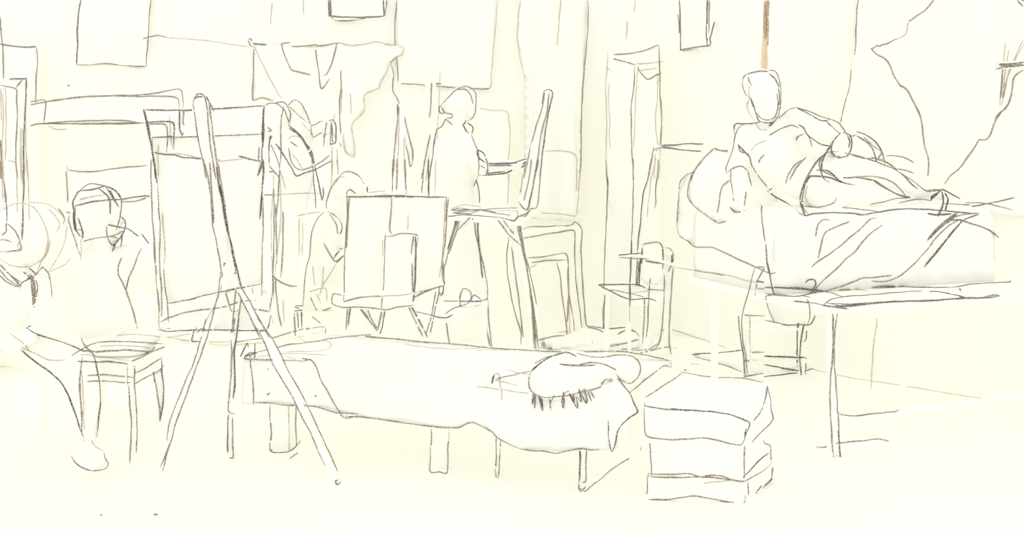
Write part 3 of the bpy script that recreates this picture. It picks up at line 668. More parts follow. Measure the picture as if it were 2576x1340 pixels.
def hem(px):
    for (a, b), (c, d) in zip(ht, ht[1:]):
        if px <= c: return b+(d-b)*max(0,(px-a)/(c-a))
    return ht[-1][1]
NS, NK, NT = 90, 9, 6
vs, fs = [], []
for s in range(NS+1):
    u = s/NS; f0 = fl_.lerp(fr_, u); b0 = bl_.lerp(br_, u); row = []
    for k in range(NT): q = b0.lerp(f0, k/NT); row.append(V((q.x, q.y, T_+.004*math.sin(q.x*23+q.y*31))))
    px = HX+f0.x*F/f0.y; hz = EYE-(hem(px)-HY)*(f0.y-.03)/F
    for k in range(NK+1):
        t = k/NK; w = .03*t**.5+.012*t*math.sin(u*34+1.3)
        row.append(V((f0.x, f0.y-w, T_+(hz-T_)*t)))
    vs += row
n = NT+NK+1; N0 = len(vs)
nrm = lambda i: V((0,.012,0)) if i % n >= NT else V((0,0,-.012))
vs += [v+nrm(i) for i, v in enumerate(vs)]
for s in range(NS):
    for k in range(n-1):
        a = s*n+k; fs += [(a, a+1, a+n+1, a+n), (a+N0, a+n+N0, a+n+1+N0, a+1+N0)]
for s in range(NS): a = s*n; fs += [(a, a+n, a+n+N0, a+N0), (a+n-1, a+n-1+N0, a+2*n-1+N0, a+2*n-1)]
for k in range(n-1):
    fs += [(k, k+N0, k+1+N0, k+1)]; b = NS*n+k; fs += [(b, b+1, b+1+N0, b+N0)]
flap = sheet([(1546,950),(1562,965),(1580,990),(1596,1015),(1605,1036),(1580,1050),(1562,1064),(1553,1085),(1550,1110),(1540,1133),(1533,1105),(1529,1062),(1530,1000)], at_Y(3.20), .012, 9)
cl = Thing('bench_cover', 'white cloth cover thrown over the long low bench with an uneven hem', 'cloth')
cp = cl.part('cover', (vs, fs), 'cloth', True); cf = cl.part('corner_flap', flap, 'cloth')
draw(cl, 'c', """m 1600,215 1560,215 1530,235 1522,250 1580,258 1700,260 1900,268 1935,258 1960,280 1980,320 2000,380 2040,450 2090,540 2145,620 2233,612; 1610,210 1700,190 1800,165 1950,150 2080,125 2233,108; 1560,225 1565,300 1580,430 1582,540; d 1885,250 1935,262; 1500,240 1525,190 1545,155 1550,180; m 1590,155 1590,250;
 1590,528 1680,530 1800,545 1900,545 2000,560 2100,590 2233,597; l 1870,120 1910,150 1990,140 2060,150 2060,180 1990,205 1780,210; 1620,240 1800,220 2050,232; 1780,235 1850,262; d 1672,315 1675,320; 1665,480 1685,465; 1962,488 1975,482; D 1525,240 1610,212""")
draw(cl, 'e', "m 600,1195 760,1182; 710,1190 850,1205 1000,1220 1150,1235 1300,1245 1500,1265 1600,1278 1876,1290; 720,1196 800,1205 960,1215 1150,1240; l 980,1245 1150,1270 1330,1280 1500,1275")
draw(cl, 'h', "m 0,180 150,190 350,203 550,212 750,208 900,208 1050,230 1200,265 1212,285 1208,310; 0,660 80,700 120,740 200,785 300,822 420,830 495,843 580,825 650,815 700,822 770,820; l 0,198 200,200; 0,425 150,445 320,470; m 955,465 1050,385 1170,295 1210,308")
draw(cl, 'o', "m 855,1045 930,1051 1000,1061 1090,1073 1150,1076 1175,1066 1190,1062 1215,1074 1232,1085")
draw([cf], 'h', "d 868,345 900,400 950,465 980,530 1003,585 950,620 900,670 875,710 865,780 840,830 825,760 818,640")
draw([g1, floor], 'c', "d 1685,545 1688,650 1692,720 1690,828 1750,838 1805,832 1840,805 1875,765; l 1800,545 1805,700 1805,832; m 1848,545 1845,650 1850,800")
draw([g2, floor], 'o', "m 1085,1079 1084,1130 1082,1185 1105,1187 1125,1188 1127,1130 1130,1080"); draw([g3, floor], 'o', "m 1248,1098 1248,1150 1247,1198 1253,1202; 1258,1100 1257,1150 1254,1200")
draw([g4, floor], 'h', "d 640,820 640,950 635,1060 645,1082 680,1075; m 682,825 680,930 678,1020 660,1025; d 645,830 642,1000; 640,1060 660,1072 678,1050"); draw([srt, floor], 'h', "m 670,1085 760,1010 850,935 950,875 1020,825 1025,805")
# cushion and string on the bench
cu = Thing('cushion', 'plump fringed cushion lying at the right end of the covered bench', 'cushion')
cu.part('pad', inflate([(1333,935),(1350,920),(1385,900),(1425,886),(1460,888),(1500,896),(1560,892),(1600,905),(1611,925),(1603,950),(1580,963),(1555,950),(1525,955),(1510,972),(1470,985),(1420,996),(1375,1000),(1345,988),(1330,968)], 3.34, .085, 8, .45, 1, .75), 'cloth', True)
fg = []
for q in ("350,470 342,535", "360,475 360,570", "385,485 408,578", "480,482 455,540 462,580", "540,460 530,530 540,560", "575,470 600,520 628,562", "635,440 650,520", "640,450 680,530", "690,450 715,520", "705,450 730,500", "660,445 690,510"):
    px = [(1200+float(a)/2.481, 800+float(b)/2.481) for a, b in (w.split(',') for w in q.split())]
    fg.append(tube([on_part(cp, x, y, .006) for x, y in catmull(px, 6)], .003, 6, .0015))
cu.part('fringe', add(*fg), 'cloth', False, 'row of loose fringe threads')
draw([cu.parts[0], cl], 'h', """d 340,330 400,280 450,240 475,235; m 355,285 420,250 500,230 560,215 620,240; D 345,320 410,270 470,235; 342,330 380,295 440,250; d 480,232 560,212 618,238; m 340,335 325,370 322,420 340,455 380,480 430,495 500,490 580,480 650,460 720,445 775,425 800,385 880,375 905,375; d 515,285 600,295 740,293; m 640,290 720,275 800,290 870,322;
 m 620,220 750,245 880,230 960,235 1005,265 1020,310 1010,360 970,400 940,405 890,370; """)
draw([cu, cl], 'h', """d 350,470 342,535; 360,475 360,570; 385,485 408,578 405,490; m 480,482 455,540 462,580; d 540,460 530,530 540,560 545,470 575,455; 575,470 600,520 628,562 620,490; 635,440 650,520 625,490; 640,450 680,530 685,500 670,440; 690,450 715,520; 705,450 730,500; D 575,470 615,545; 390,490 405,560; m 600,480 610,540; 350,500 348,540; 660,445 690,510; 450,500 460,560""")
sg = solo('cord', tube([on_part(cp, x, y, .004) for x, y in ((1337,932),(1318,935),(1300,940),(1275,945),(1248,952),(1241,955),(1239,960),(1241,946),(1247,943),(1255,941),(1258,955),(1259,974),(1262,1008))], .003), 'cloth', 'loose cord trailing from the fringed cushion across the bench cover', 'cord')
draw([sg, cl], 'h', "m 340,330 250,350 120,378; d 105,355 93,405 100,365 115,350 135,345 145,430; l 150,430 155,520; 110,385 180,400 250,420; 190,320 270,345 410,355")

# boxes
GB = 'boxes stacked at the end of the bench'
A, B, C_, D_ = V((.496,3.19,0)), V((.845,3.164,0)), V((1.0,3.365,0)), V((.65,3.39,0))
def bx(z0, z1, g, name, label, tops=None):
    m = (A+B+C_+D_)/4; e = [m+(q-m)*g for q in (A,B,C_,D_)]
    tz = tops or (z1,)*4
    return solo(name, hexa([(q.x,q.y,z0) for q in e], [(q.x,q.y,z) for q, z in zip(e, tz)]), 'pasteboard', label, 'box', GB)
b3 = bx(0, .086, 1.0, 'box', 'shallow bottom box of the stack at the right end of the bench')
b2 = bx(.087, .208, .985, 'box', 'middle box of the stack at the right end of the bench')
b1 = bx(.209, .34, 1.02, 'box', 'topmost box of the stack by the bench, with its slanting flap', (.345,.283,.372,.385))
draw(b1, 'h', "d 1047,530 1045,545 1150,565 1300,575 1450,582 1560,598 1620,615 1700,655 1680,720 1665,765; m 1045,545 1043,640 1050,720 1070,742 1200,758 1300,755 1430,748 1550,775 1645,792 1670,750; d 1812,425 1800,500 1785,545; m 1785,550 1765,590 1725,640; 1812,425 1830,500 1835,570 1848,630 1790,695 1740,745 1700,790; 1050,495 1150,430 1280,345; D 1200,567 1400,578; 1680,690 1672,740")
draw([b2, b3], 'h', "m 1078,780 1085,880 1090,980; 1670,795 1668,900 1668,1000; d 1662,995 1720,930 1780,870 1820,840; m 1785,760 1800,785 1830,795 1832,860; 1832,860 1838,905")
draw([b3, b2], 'h', "m 1070,985 1070,965 1090,975; 1090,972 1200,975 1320,970 1400,990 1460,980 1530,985 1580,1005 1660,1018; 1070,990 1250,995 1400,990 1500,998 1600,1012 1665,1018 1720,990 1790,950 1830,910; 1845,930 1835,1000 1780,1060; d 1845,1000 1790,1050; m 1063,980 1063,1050 1060,1108; 1070,1132 1200,1130 1350,1110 1480,1130 1620,1155 1670,1148 1675,1105; 1690,1020 1693,1105; d 1775,1045 1745,1085 1732,1130; l 1410,1030 1580,1012")

# second easel with its canvas, seen from behind
e2 = Thing('easel', 'low easel with splayed legs carrying the square canvas in the middle of the room', 'easel', 'easels about the studio')
m2 = e2.part('mast', add(pbar((1002,262,4.72),(1006,520,4.63),30,.025), plate([(970,592,4.585),(1050,591,4.585),(1042,772,4.555),(965,772,4.555)], .05)), 'wood')
tr = e2.part('tray', plate([(836,738,4.50),(1045,740,4.50),(1045,768,4.50),(975,774,4.50),(900,773,4.50),(864,773,4.50),(836,764,4.50)], .20), 'wood')
ls = [e2.part('leg', pbar(a, b, w, .02), 'wood') for a, b, w in (((876,772,4.74),(868,969,4.74),10), ((908,770,4.62),(1032,983,4.60),12), ((964,775,4.66),(912,980,4.64),11), ((1031,768,4.60),(1136,984,4.585),11), ((1112,735,4.68),(1040,976,4.665),12))]
draw([m2], 'd', "m 1190,780 1190,900 1170,1100 1155,1340; D 1191,780 1193,860; l 1240,1025 1240,1200 1245,1340; 1205,800 1200,1000 1190,1340")
draw([m2], 'e', "m 905,0 903,220; 935,0 932,210; 990,0 995,240; 1045,515 1030,640; D 1060,520 1060,700 1050,900; m 860,522 900,518 960,503 1070,513 1062,620 1060,800 1050,925; 855,505 850,700 845,850 838,920; l 838,540 838,650; m 1035,700 1040,920")
c2 = solo('stretched_canvas', plate([(868,491,4.72),(1128,495,4.72),(1115,720,4.66),(1105,722,4.66),(1040,740,4.65),(870,757,4.64)], .03), 'canvas', 'square canvas on the low easel in the middle of the room, seen from behind', 'canvas', 'canvases on easels')
draw([c2, tr, m2], 'e', "d 590,250 700,255 860,245 1000,250 1150,255 1290,258; 600,255 800,252 1050,255; m 600,210 590,245; 595,250 600,350 590,500 580,700 578,900 575,955 590,960; 612,260 605,400 592,600; 575,960 700,930 830,924; 1050,905 1150,880 1245,855; 1280,262 1270,400 1260,550 1240,700 1250,855; l 1255,280 1250,500 1240,650 1220,800; m 1250,700 1255,850; 1268,262 1262,420; d 1050,930 1150,885 1245,858 1235,920 1215,890; m 900,265 890,400 885,480 900,505; l 1012,370 1005,480")
draw([tr], 'e', "m 560,918 505,908 498,975 570,1000 700,998 820,1010 870,1015 960,995 1050,985; l 600,955 700,930 800,925 950,918 1045,906; m 835,930 830,1005; D 1050,905 1042,960; d 760,1005 835,1012")
EL = []
for q, s in zip(ls, ("m 600,1010 590,1150; d 620,1000 605,1120", "m 685,1010 740,1080 790,1140 800,1160; 735,1015 770,1090 800,1140; d 690,1012 745,1080", "m 830,1030 805,1150 790,1180; d 853,1025 835,1130 815,1185", "m 1010,990 1060,1100 1110,1195; d 1030,990 1090,1100 1140,1200", "m 1220,880 1190,1020 1160,1170; 1195,890 1170,1040 1130,1180; 1240,800 1215,890")): EL.append((q, s))
# two upright poles behind (masts of further easels)
po = solo('easel_mast', add(pbar((1084,208,6.05),(1078,500,6.03),26,.03), pbar((1078,500,6.03),(1076,834,6.03),26,.03)), 'wood', 'slender easel mast rising behind the square canvas beside the woman facing left', 'easel', 'easels about the studio')
draw(po, 'd', "m 1445,620 1440,780 1430,880; 1435,1005 1400,1180 1370,1340; l 1510,535 1500,800 1480,1100 1460,1340; 1425,1160 1420,1300")
draw(po, 'e', "m 1120,0 1100,230; l 1150,0 1130,150")
po2 = solo('easel_mast', add(pbar((840,296,5.75),(846,500,5.72),24,.03), pbar((846,500,5.72),(848,860,5.72),24,.03)), 'wood', 'slender easel mast rising between the woman with the raised hand and the bent painter', 'easel', 'easels about the studio')
draw(po2, 'd', "l 700,1090 695,1340; 735,1080 750,1340; m 760,1065 770,1100; l 720,850 715,900")
draw(po2, 'e', "l 500,0 490,180 465,280; 525,0 540,100")

# woman with the raised hand, behind the nearest canvas
Y = 4.9
pc = Thing('person', 'standing woman with a bent arm and raised hand, just right of the nearest canvas', 'person')
hC = P(698,300,Y)
pc.part('body', blob(head(hC, .072, .108, (-.85,-.5,-.1)) + [J((704,335,Y,18),(712,365,Y,22)), J((700,372,Y,30),(758,360,Y+.05,32)), ell(P(732,440,Y), .125, .11, .22), ell(P(722,545,Y), .105, .11, .13),
     J((742,284,Y+.06,24),(764,350,Y+.06,34))] + chain((700,372,Y-.04,26),(742,430,Y-.2,21),(775,404,Y-.18,14)) + hand(P(775,404,Y-.18), (.9,-.1,.3), (0,-1,-.3), .6) +
     chain((768,322,Y+.05,24),(795,322,Y-.02,20),(822,318,Y-.06,14)) + hand(P(818,316,Y-.06), (.55,-.2,-.7), (-.7,0,-.3), .5, 1.05) +
     chain((706,600,Y,36),(694,760,Y,28),(688,920,Y,19),(690,932,Y-.08,16)) + chain((726,600,Y+.04,36),(714,760,Y+.04,28),(708,920,Y+.04,19),(711,932,Y-.04,16))), 'skin', True)
pc.part('hair', blob([ell(hC+V((.012,.03,.02)), .080, .082, .102), ell(P(742,272,Y+.06), .055, .06, .05)], .009), 'cloth', True)
pc.part('coat', blob([J((735,400,Y,58),(722,560,Y,46)), J((752,330,Y+.05,38),(740,420,Y,54)), J((722,560,Y,44),(698,840,Y,36))] + chain((700,374,Y-.04,31),(742,432,Y-.2,27),(766,410,Y-.18,20)) + chain((768,322,Y+.05,28),(806,320,Y-.04,21)), .011), 'cloth', True, 'long loose coat')
draw(pc, 'n', """m 105,150 130,125 190,118 240,130 285,170 310,200; d 195,122 270,108 320,125 350,185; m 345,140 410,88 480,130 530,220 560,300 580,360; 310,180 330,250 350,310; 350,180 370,240 350,340; 105,320 130,365 175,400 120,410; D 165,450 150,560 148,680 145,750; m 150,755 200,820 260,880; d 95,815 190,820; m 170,540 220,660 260,780; 300,150 278,260 268,400 272,560 262,760 250,900 240,1100 215,1340;
 d 215,530 300,650 370,770 430,862 520,830 640,790 790,705; m 350,580 370,690 410,770 470,800 560,780 680,720 770,650; 365,510 440,560; l 340,490 380,460 440,455 490,490; 380,640 440,700 490,790; d 350,350 420,400 480,460 530,540 580,600 600,700 640,860 690,1115; D 355,375 440,430 490,490 545,580 585,680; d 690,1115 705,1050 700,980; m 560,560 590,700 605,900 630,1200; l 370,160 470,260 560,330; 485,320 560,400 600,480;
 m 575,355 640,330 660,310 700,300; 575,360 590,440 610,465 660,430 690,420 740,445; d 760,300 800,290 830,340 828,520 760,535; m 735,310 705,560; 785,310 775,560; 790,310 800,520; 720,420 700,470; l 260,800 320,1000; 200,830 170,1340; 95,1065 300,1050 480,1040 700,1045""")
draw([pc, pl, floor, wall_back], 'e', "l 145,100 150,400 110,780; m 165,350 165,600 150,800; 105,200 105,500 98,780; 115,300 125,700; 90,780 150,830 220,855 270,852; 110,790 130,1000 155,1130; l 165,950 175,1100; m 100,780 98,950; l 260,385 340,365 415,358; 275,400 275,650; 300,430 295,650")
# bent painter behind the square canvas
Y = 5.2
pd = Thing('person', 'bent painter seated on the little stool, half hidden by the square canvas', 'person')
hD = P(878,482,Y)
pd.part('body', blob(head(hD, .078, .112, (.9,-.2,-.35)) + [J((862,515,Y,18),(846,545,Y,22)), ell(P(818,605,Y), .115, .13, .17), J((822,590,Y,50),(806,720,Y,46)), ell(P(808,738,Y), .13, .15, .10), J((832,568,Y-.12,26),(832,568,Y+.12,26))] +
     chain((832,572,Y-.13,25),(822,655,Y-.16,20),(864,640,Y-.2,14)) + hand(P(862,640,Y-.2), (.8,.1,.3), (0,0,-1), .6) + chain((832,572,Y+.13,25),(860,650,Y+.1,20),(900,620,Y,14)) + hand(P(900,620,Y), (.8,.1,.3), (0,0,-1), .6) +
     chain((815,748,Y-.08,38),(905,750,Y-.1,28),(900,890,Y-.08,17),(915,900,Y-.1,14)) + chain((815,748,Y+.08,38),(925,750,Y+.12,28),(925,880,Y+.12,17),(940,888,Y+.12,14))), 'skin', True)
pd.part('hair', blob([ell(hD+V((-.02,.01,.022)), .085, .083, .100)], .009), 'cloth', True)
draw(pd, 'e', """m 460,340 460,280 490,200 530,140 570,95 620,82 680,120 715,170; l 500,160 540,125 590,120; m 600,215 620,205 640,220 660,235; D 733,185 733,225; m 465,350 510,375 550,420 565,460 555,500 535,500 525,440 480,370; 440,358 400,400 360,490 345,650 320,750 310,850 300,990; 440,565 480,640 520,690 570,650; d 510,665 530,635 570,600; 525,700 575,650; l 540,680 480,780 430,860 410,920; 365,720 380,850; 440,720 430,850 415,910; 340,895 450,870 460,960; m 350,930 380,990 400,1025 450,1015 490,1000; l 390,910 420,970; m 300,990 340,1040 420,1110; l 735,225 860,215""")
s4 = Thing('stool', 'little stool under the bent painter behind the square canvas', 'stool', 'stools about the studio')
s4.part('seat', box(R(726-HX,5.2), R(850-HX,5.2), 5.03, 5.4, P(0,782,5.2).z-.0, P(0,770,5.2).z), 'wood')
q4 = [s4.part('leg', box(R(x-HX,5.2), R(x+16-HX,5.2), y, y+.04, 0, P(0,782,5.2).z), 'wood') for x, y in ((742,5.06),(830,5.06),(752,5.33),(826,5.33))]
draw([s4, pd], 'e', "d 200,1000 250,990 300,990; 200,1000 205,1025 300,1020; 240,1035 250,1190; m 262,1030 270,1140; d 290,1020 293,1140; 230,1000 280,1008")
# standing woman facing left
Y = 5.78
pe = Thing('person', 'standing woman in profile facing left, her arm stretched to the canvas on the trestle table', 'person')
hE = P(1154,268,Y)
pe.part('body', blob(head(hE, .086, .118, (-1,-.15,-.12)) + [J((1152,300,Y,19),(1148,335,Y,22)), J((1122,362,Y-.02,24),(1168,356,Y+.04,28)), ell(P(1142,420,Y), .135, .115, .23), ell(P(1142,520,Y), .14, .12, .13)] +
     chain((1172,356,Y,26),(1206,412,Y-.16,19),(1300,414,Y-.42,11)) + hand(P(1300,414,Y-.42), (1,-.05,.05), (0,.9,-.2), .7) + chain((1118,366,Y,24),(1106,450,Y-.1,18),(1112,520,Y-.2,12)) + hand(P(1112,520,Y-.2), (.1,-.2,-1), (1,0,0), .4) +
     chain((1128,560,Y,36),(1128,700,Y,25),(1130,840,Y,15),(1118,848,Y-.1,13)) + chain((1158,560,Y,36),(1158,700,Y,25),(1160,840,Y,15),(1150,848,Y-.1,13))), 'skin', True)
r_, f_, u_ = axes((-1,-.15,-.12))
pe.part('hair', blob([ell(hE-f_*.028+u_*.03, .093, .100, .100, (r_, f_, u_)), ell(hE-f_*.07-u_*.03, .05, .045, .06, (r_, f_, u_))], .009), 'cloth', True)
pe.part('smock', blob([ell(P(1142,425,Y), .145, .125, .235), J((1142,500,Y,54),(1150,800,Y,62)), J((1120,366,Y,28),(1170,360,Y+.02,30))] + chain((1172,358,Y,29),(1207,414,Y-.16,24),(1216,424,Y-.19,19)) + chain((1118,368,Y,28),(1106,450,Y-.1,23)), .011), 'cloth', True, 'long painting smock')
draw(pe, 'd', """m 1520,790 1560,740 1620,680 1700,645 1750,665 1780,710 1775,800 1770,850 1745,890 1700,905; 1640,670 1700,670 1740,710 1755,780; d 1520,790 1500,800 1505,840 1530,850 1542,840 1520,800; m 1545,845 1600,855 1595,885 1560,880; 1550,890 1600,935; d 1550,890 1520,950 1485,970 1465,1060 1460,1130 1445,1220 1425,1340; 1700,905 1695,920 1680,935 1725,1000; 1710,920 1755,950 1750,1000; m 1745,1010 1770,1080 1795,1140 1800,1240 1790,1340;
 d 1785,1120 1830,1145 1860,1200 1865,1270 1850,1310 1800,1310; D 1785,1130 1800,1180 1850,1220; m 1810,1240 1850,1260; d 1865,1225 1950,1222 2084,1218; m 1870,1240 2050,1240; d 1860,1300 2000,1285; 1855,1312 2000,1295 2050,1270""")
draw(pe, 'f', "d 85,1225 240,1225 330,1200 375,1190; m 90,1240 265,1240; d 80,1298 210,1283; 75,1312 200,1300 265,1275; 340,1230 365,1212 405,1203; 330,1255 370,1230 400,1222")
draw(pe, 'e', "D 1145,0 1148,250; m 1470,130 1450,190; d 1465,135 1485,200 1490,295; l 1195,0 1190,240")
# trestle table with the tilted canvas
tt = Thing('trestle_table', 'tall trestle table with splayed braced legs beside the standing woman', 'table')
tt.part('top', slab([(1126,541,5.0),(1306,556,4.95),(1350,526,5.42),(1164,518,5.5)], .028), 'wood')
tl = [tt.part('leg', pbar(a, b, w, .03, w1), 'wood') for a, b, w, w1 in (((1158,552,5.02),(1066,926,5.03),15,13), ((1196,545,5.10),(1238,915,5.14),13,11), ((1304,560,4.99),(1354,930,5.01),15,12), ((1288,548,5.3),(1316,902,5.29),14,12))]
tb = [tt.part('brace', pbar(a, b, 8, .02), 'wood') for a, b in (((1184,548,5.04),(1146,592,5.04)), ((1256,556,5.0),(1312,622,5.0)))]
draw(tt, 'e', "m 1300,345 1350,330 1450,345 1505,340 1400,375 1310,365; l 1300,335 1380,310 1500,320; m 1310,365 1450,350 1600,335 1745,330; d 1278,385 1400,378 1500,385 1620,395 1725,415 1745,395 1810,365 1830,340 1876,330; 1500,345 1600,365 1700,382; l 1600,350 1745,350 1745,390; m 1320,355 1500,340 1600,360; d 1300,345 1500,342; 1310,365 1440,372")
draw([tl[0]], 'e', "m 1330,395 1310,500 1280,620 1260,720; 1365,385 1340,470 1310,560 1280,640; d 1340,400 1300,520 1275,610; m 1350,400 1320,480; 1345,400 1310,520 1285,600")
draw([tl[1]], 'e', "D 1483,385 1480,500 1495,650 1510,800; m 1455,400 1470,530 1510,680 1540,830 1545,930; 1545,930 1555,1100 1575,1270; 1515,960 1530,1100 1560,1260")
draw([tl[2]], 'e', "m 1740,420 1760,520 1790,650 1830,850 1850,1100 1860,1280; 1770,450 1775,560 1830,760 1876,980")
draw([tl[2]], 'g', "m 130,380 150,450 180,640 210,860 230,1050 240,1170; 125,380 160,520 200,760 235,980 255,1170; 215,850 240,1100")
draw([tl[3]], 'e', "m 1690,520 1675,640 1680,780 1720,1000 1770,1170 1770,1250; 1705,590 1730,760 1760,980 1785,1200")
draw([tb[0], tl[0], tt], 'e', "m 1430,390 1380,440 1330,495; 1440,410 1450,400"); draw([tb[1], tt], 'e', "m 1615,410 1680,500 1770,585; 1650,410 1700,480 1725,505")
ec = solo('stretched_canvas', plate([(1367,228,5.12),(1390,228,5.12),(1347,516,5.12),(1325,529,5.12),(1303,505,5.12)], .26), 'canvas', 'canvas seen edge-on, tilted back on the trestle table at the woman\'s hand', 'canvas', 'canvases on easels')
draw(ec, 'f', "d 495,682 530,670 560,680 567,700 555,760 530,870 510,1000 490,1150 470,1340; m 505,690 490,800 450,920 410,1060 380,1190 350,1340; 540,700 520,850 480,1000 460,1150 430,1340; 500,690 488,780")
draw(ec, 'e', "m 1800,40 1760,240; 1840,0 1830,100 1790,280; 1876,30 1840,250")
draw(ec, 'g', "d 130,255 160,300 180,312 195,290 230,120 255,0; m 275,0 265,120 245,295 205,305 180,345 130,355; l 170,60 145,215")
# low table with a bag
lt = Thing('low_table', 'low table under the trestle, to the right of the square canvas', 'table')
lz = .49
lt.part('top', prism([tuple(Pz(*c, .49))[:2] for c in ((1050,788),(1122,799),(1228,757),(1116,757))], lz-.025, lz), 'wood')
lgs = [lt.part('leg', beam((x,y,lz-.025),(x+.01,y,0),.03,.03), 'wood') for x, y in ((-.44,4.19),(-.300,4.12),(-.145,4.45),(-.33,4.44))]
bg_ = solo('bag', inflate([(1157,770),(1157,744),(1167,725),(1183,734),(1194,741),(1202,748),(1214,757),(1208,768),(1180,772)], 4.36, .05, 6, .3, 1, .9), 'cloth', 'small soft bag slumped on the low table', 'bag', smooth=True)
draw(bg_, 'e', "m 1360,995 1360,920 1385,870 1430,895 1430,950 1410,975; 1435,950 1450,915 1480,930 1510,955")
draw([lt, bg_], 'e', "d 1248,958 1350,958 1510,958; 1065,1028 1150,1050 1220,1065 1270,1070 1310,1050; m 1258,1045 1300,1015 1390,980 1420,970; 1545,930 1535,945 1510,955")
draw([lgs[1]], 'e', "m 1258,1060 1270,1130 1290,1250")
for q, w in EL: draw([q, lt], 'e', w)
draw([pl, pc, pd, s4], 'c', PLLINES)
draw(pc, 'd', "l 365,790 450,860 530,930")

# ================================================================ right: chairs, model stand, reclining model, backdrop
fb = solo('board', prism([(1.11*.985,5.40),(1.40,5.49),(1.70,5.03),(1.36,4.93)], .0, .02), 'pasteboard', 'thin board lying flat on the floor under the low chair', 'board')
GCH = 'chairs in front of the model'
c1 = Thing('chair', 'wooden chair with a round-topped back, nearest the tall cupboard', 'chair', GCH)
c1.part('backrest', inflate([(1613,716),(1611,660),(1614,625),(1620,614),(1640,610),(1660,609),(1668,622),(1670,660),(1668,716)], 5.22, .02, 8, 0, 1, 1.0), 'wood', True)
pst = c1.part('leg', add(pbar((1683,636,5.26),(1680,886,5.40),20,.035), lathe(P(1683,636,5.26)-V((0,0,.01)), [(.026,0),(.026,.012),(.02,.022),(.008,.027)])), 'wood')
c1.part('seat', slab([(1505,717,5.42),(1600,715,5.42),(1674,729,5.28),(1655,758,5.0),(1590,753,5.05)], .03), 'wood')
lg = [c1.part('leg', pbar(a, b, w, .03), 'wood') for a, b, w in (((1584,750,5.12),(1583,919,5.12),9), ((1626,757,5.08),(1624,925,5.06),13), ((1530,724,5.38),(1524,892,5.37),11))]
draw(c1, 'g', """m 890,530 900,518 990,508 1015,540 1020,600 1015,675; d 1015,540 1020,640; m 1030,545 1060,548 1080,580 1075,640 1050,690; D 1075,580 1070,650; 890,540 885,620 875,690 870,780; 880,610 865,700 855,775; m 860,610 850,780; d 910,625 1000,638 1095,645; l 950,620 1020,640; m 1025,705 1025,800 1020,920 1005,1080 985,1130; 1080,650 1070,800 1060,950 1055,1110 1068,1195;
 d 620,770 740,768 860,770 910,790; 620,770 700,810 760,840 820,860 920,855 980,870; m 690,800 800,820 900,845; l 770,820 850,818 930,808; m 920,800 1020,803; 940,730 930,850 925,1000 915,1100; 905,850 900,1000 892,1135; 872,640 860,770; 868,620 858,760""")
draw([floor, c1], 'g', "m 985,1130 930,1165 850,1172; 875,1190 980,1165 1055,1148; l 1055,1148 1100,1160")
draw(floor, 'h', "m 1150,0 1150,80 1140,150 1100,195 990,200")
rod = solo('pole', tube([P(1555,641,5.33), P(1612,644,5.20), P(1690,664,5.185), P(1800,690,5.05), P(1928,716,4.93)], .009), 'wood', 'long thin pole lying across the backs of the two chairs', 'pole')
ROD = ("d 745,588 820,582 885,575; m 750,603 830,608 930,612; l 1080,663 1200,680 1400,710 1550,750 1640,755; m 1200,680 1400,712; d 1590,748 1640,755")
c2_ = Thing('chair', 'low wooden chair with a slanting back post, half hidden by the model stand', 'chair', GCH)
cpst = c2_.part('leg', add(beam(P(1909,672,4.86), P(1880,800,4.94), .042, .035), beam(P(1880,800,4.94), P(1876,942,4.92), .04, .035)), 'wood')
c2_.part('leg', pbar((1893,800,5.18),(1890,912,5.18),14,.03), 'wood')
cl2 = c2_.part('leg', pbar((2016,812,4.92),(2015,942,4.92),16,.03), 'wood'); c2_.part('leg', pbar((2012,800,5.18),(2012,912,5.18),14,.03), 'wood')
c2_.part('seat', slab([(1872,815,4.90),(2034,815,4.90),(2030,797,5.2),(1876,797,5.2)], .03), 'wood')
c2_.part('stretcher', pbar((1878,895,4.925),(2016,900,4.925),9,.02), 'wood'); c2_.part('stretcher', pbar((1890,885,5.18),(2012,887,5.18),8,.02), 'wood')
CH2 = ("m 1580,662 1635,662 1620,700 1595,750 1580,840; 1580,665 1560,740 1535,840 1510,920 1500,1000 1505,1100 1525,1200 1535,1315; d 1480,958 1490,1080 1510,1200 1520,1330; m 1515,955 1640,962; l 1550,960 1550,1100 1555,1230; m 1550,1185 1635,1182; 1510,1235 1635,1237; 1595,795 1640,797")
draw(c2_, 'k', "d 182,378 250,395 330,408 400,405 460,403 490,350; D 178,598 300,603 430,608 437,615; d 432,640 432,695; D 385,395 378,500 380,650 385,690; d 432,350 410,450 395,580 400,680 405,750; 435,440 435,490 418,512")
draw([floor, fb], 'k', "D 175,650 250,665 350,682 440,708; 175,725 280,713 380,702; d 380,702 430,690 480,675")
draw(floor, 'g', "m 1510,1330 1635,1313")
bk = Thing('bucket', 'round bucket with a wire handle standing on the low chair', 'bucket')
bc = P(1982,0,5.05); bc.z = P(0,797,5.2).z+.004
bk.part('pail', lathe(bc, [(.098,0),(.105,.02),(.128,.155),(.134,.165),(.126,.168),(.115,.15),(.09,.02)]), 'wood', True)
bk.part('handle', tube([bc+V((.13,-.02,.15)), bc+V((.15,-.02,.20)), bc+V((.165,-.02,.235)), bc+V((.145,-.02,.258)), bc+V((.118,-.02,.25))], .005), 'wood')
BKL = ("m 183,230 200,300 230,370 250,430 265,435; 183,230 230,222 330,228 360,232; 440,250 455,300 455,370 440,400; d 430,150 450,130 485,130 492,160 470,200 460,215")
draw([fb, floor], 'g', "d 1198,1195 1350,1188 1500,1172; m 1212,1212 1300,1235 1400,1265 1505,1305")
draw(floor, 'h', "d 1290,325 1310,325; m 1270,335 1400,360 1500,370 1650,375 1785,400; 1660,370 1785,345; l 1330,285 1390,290")

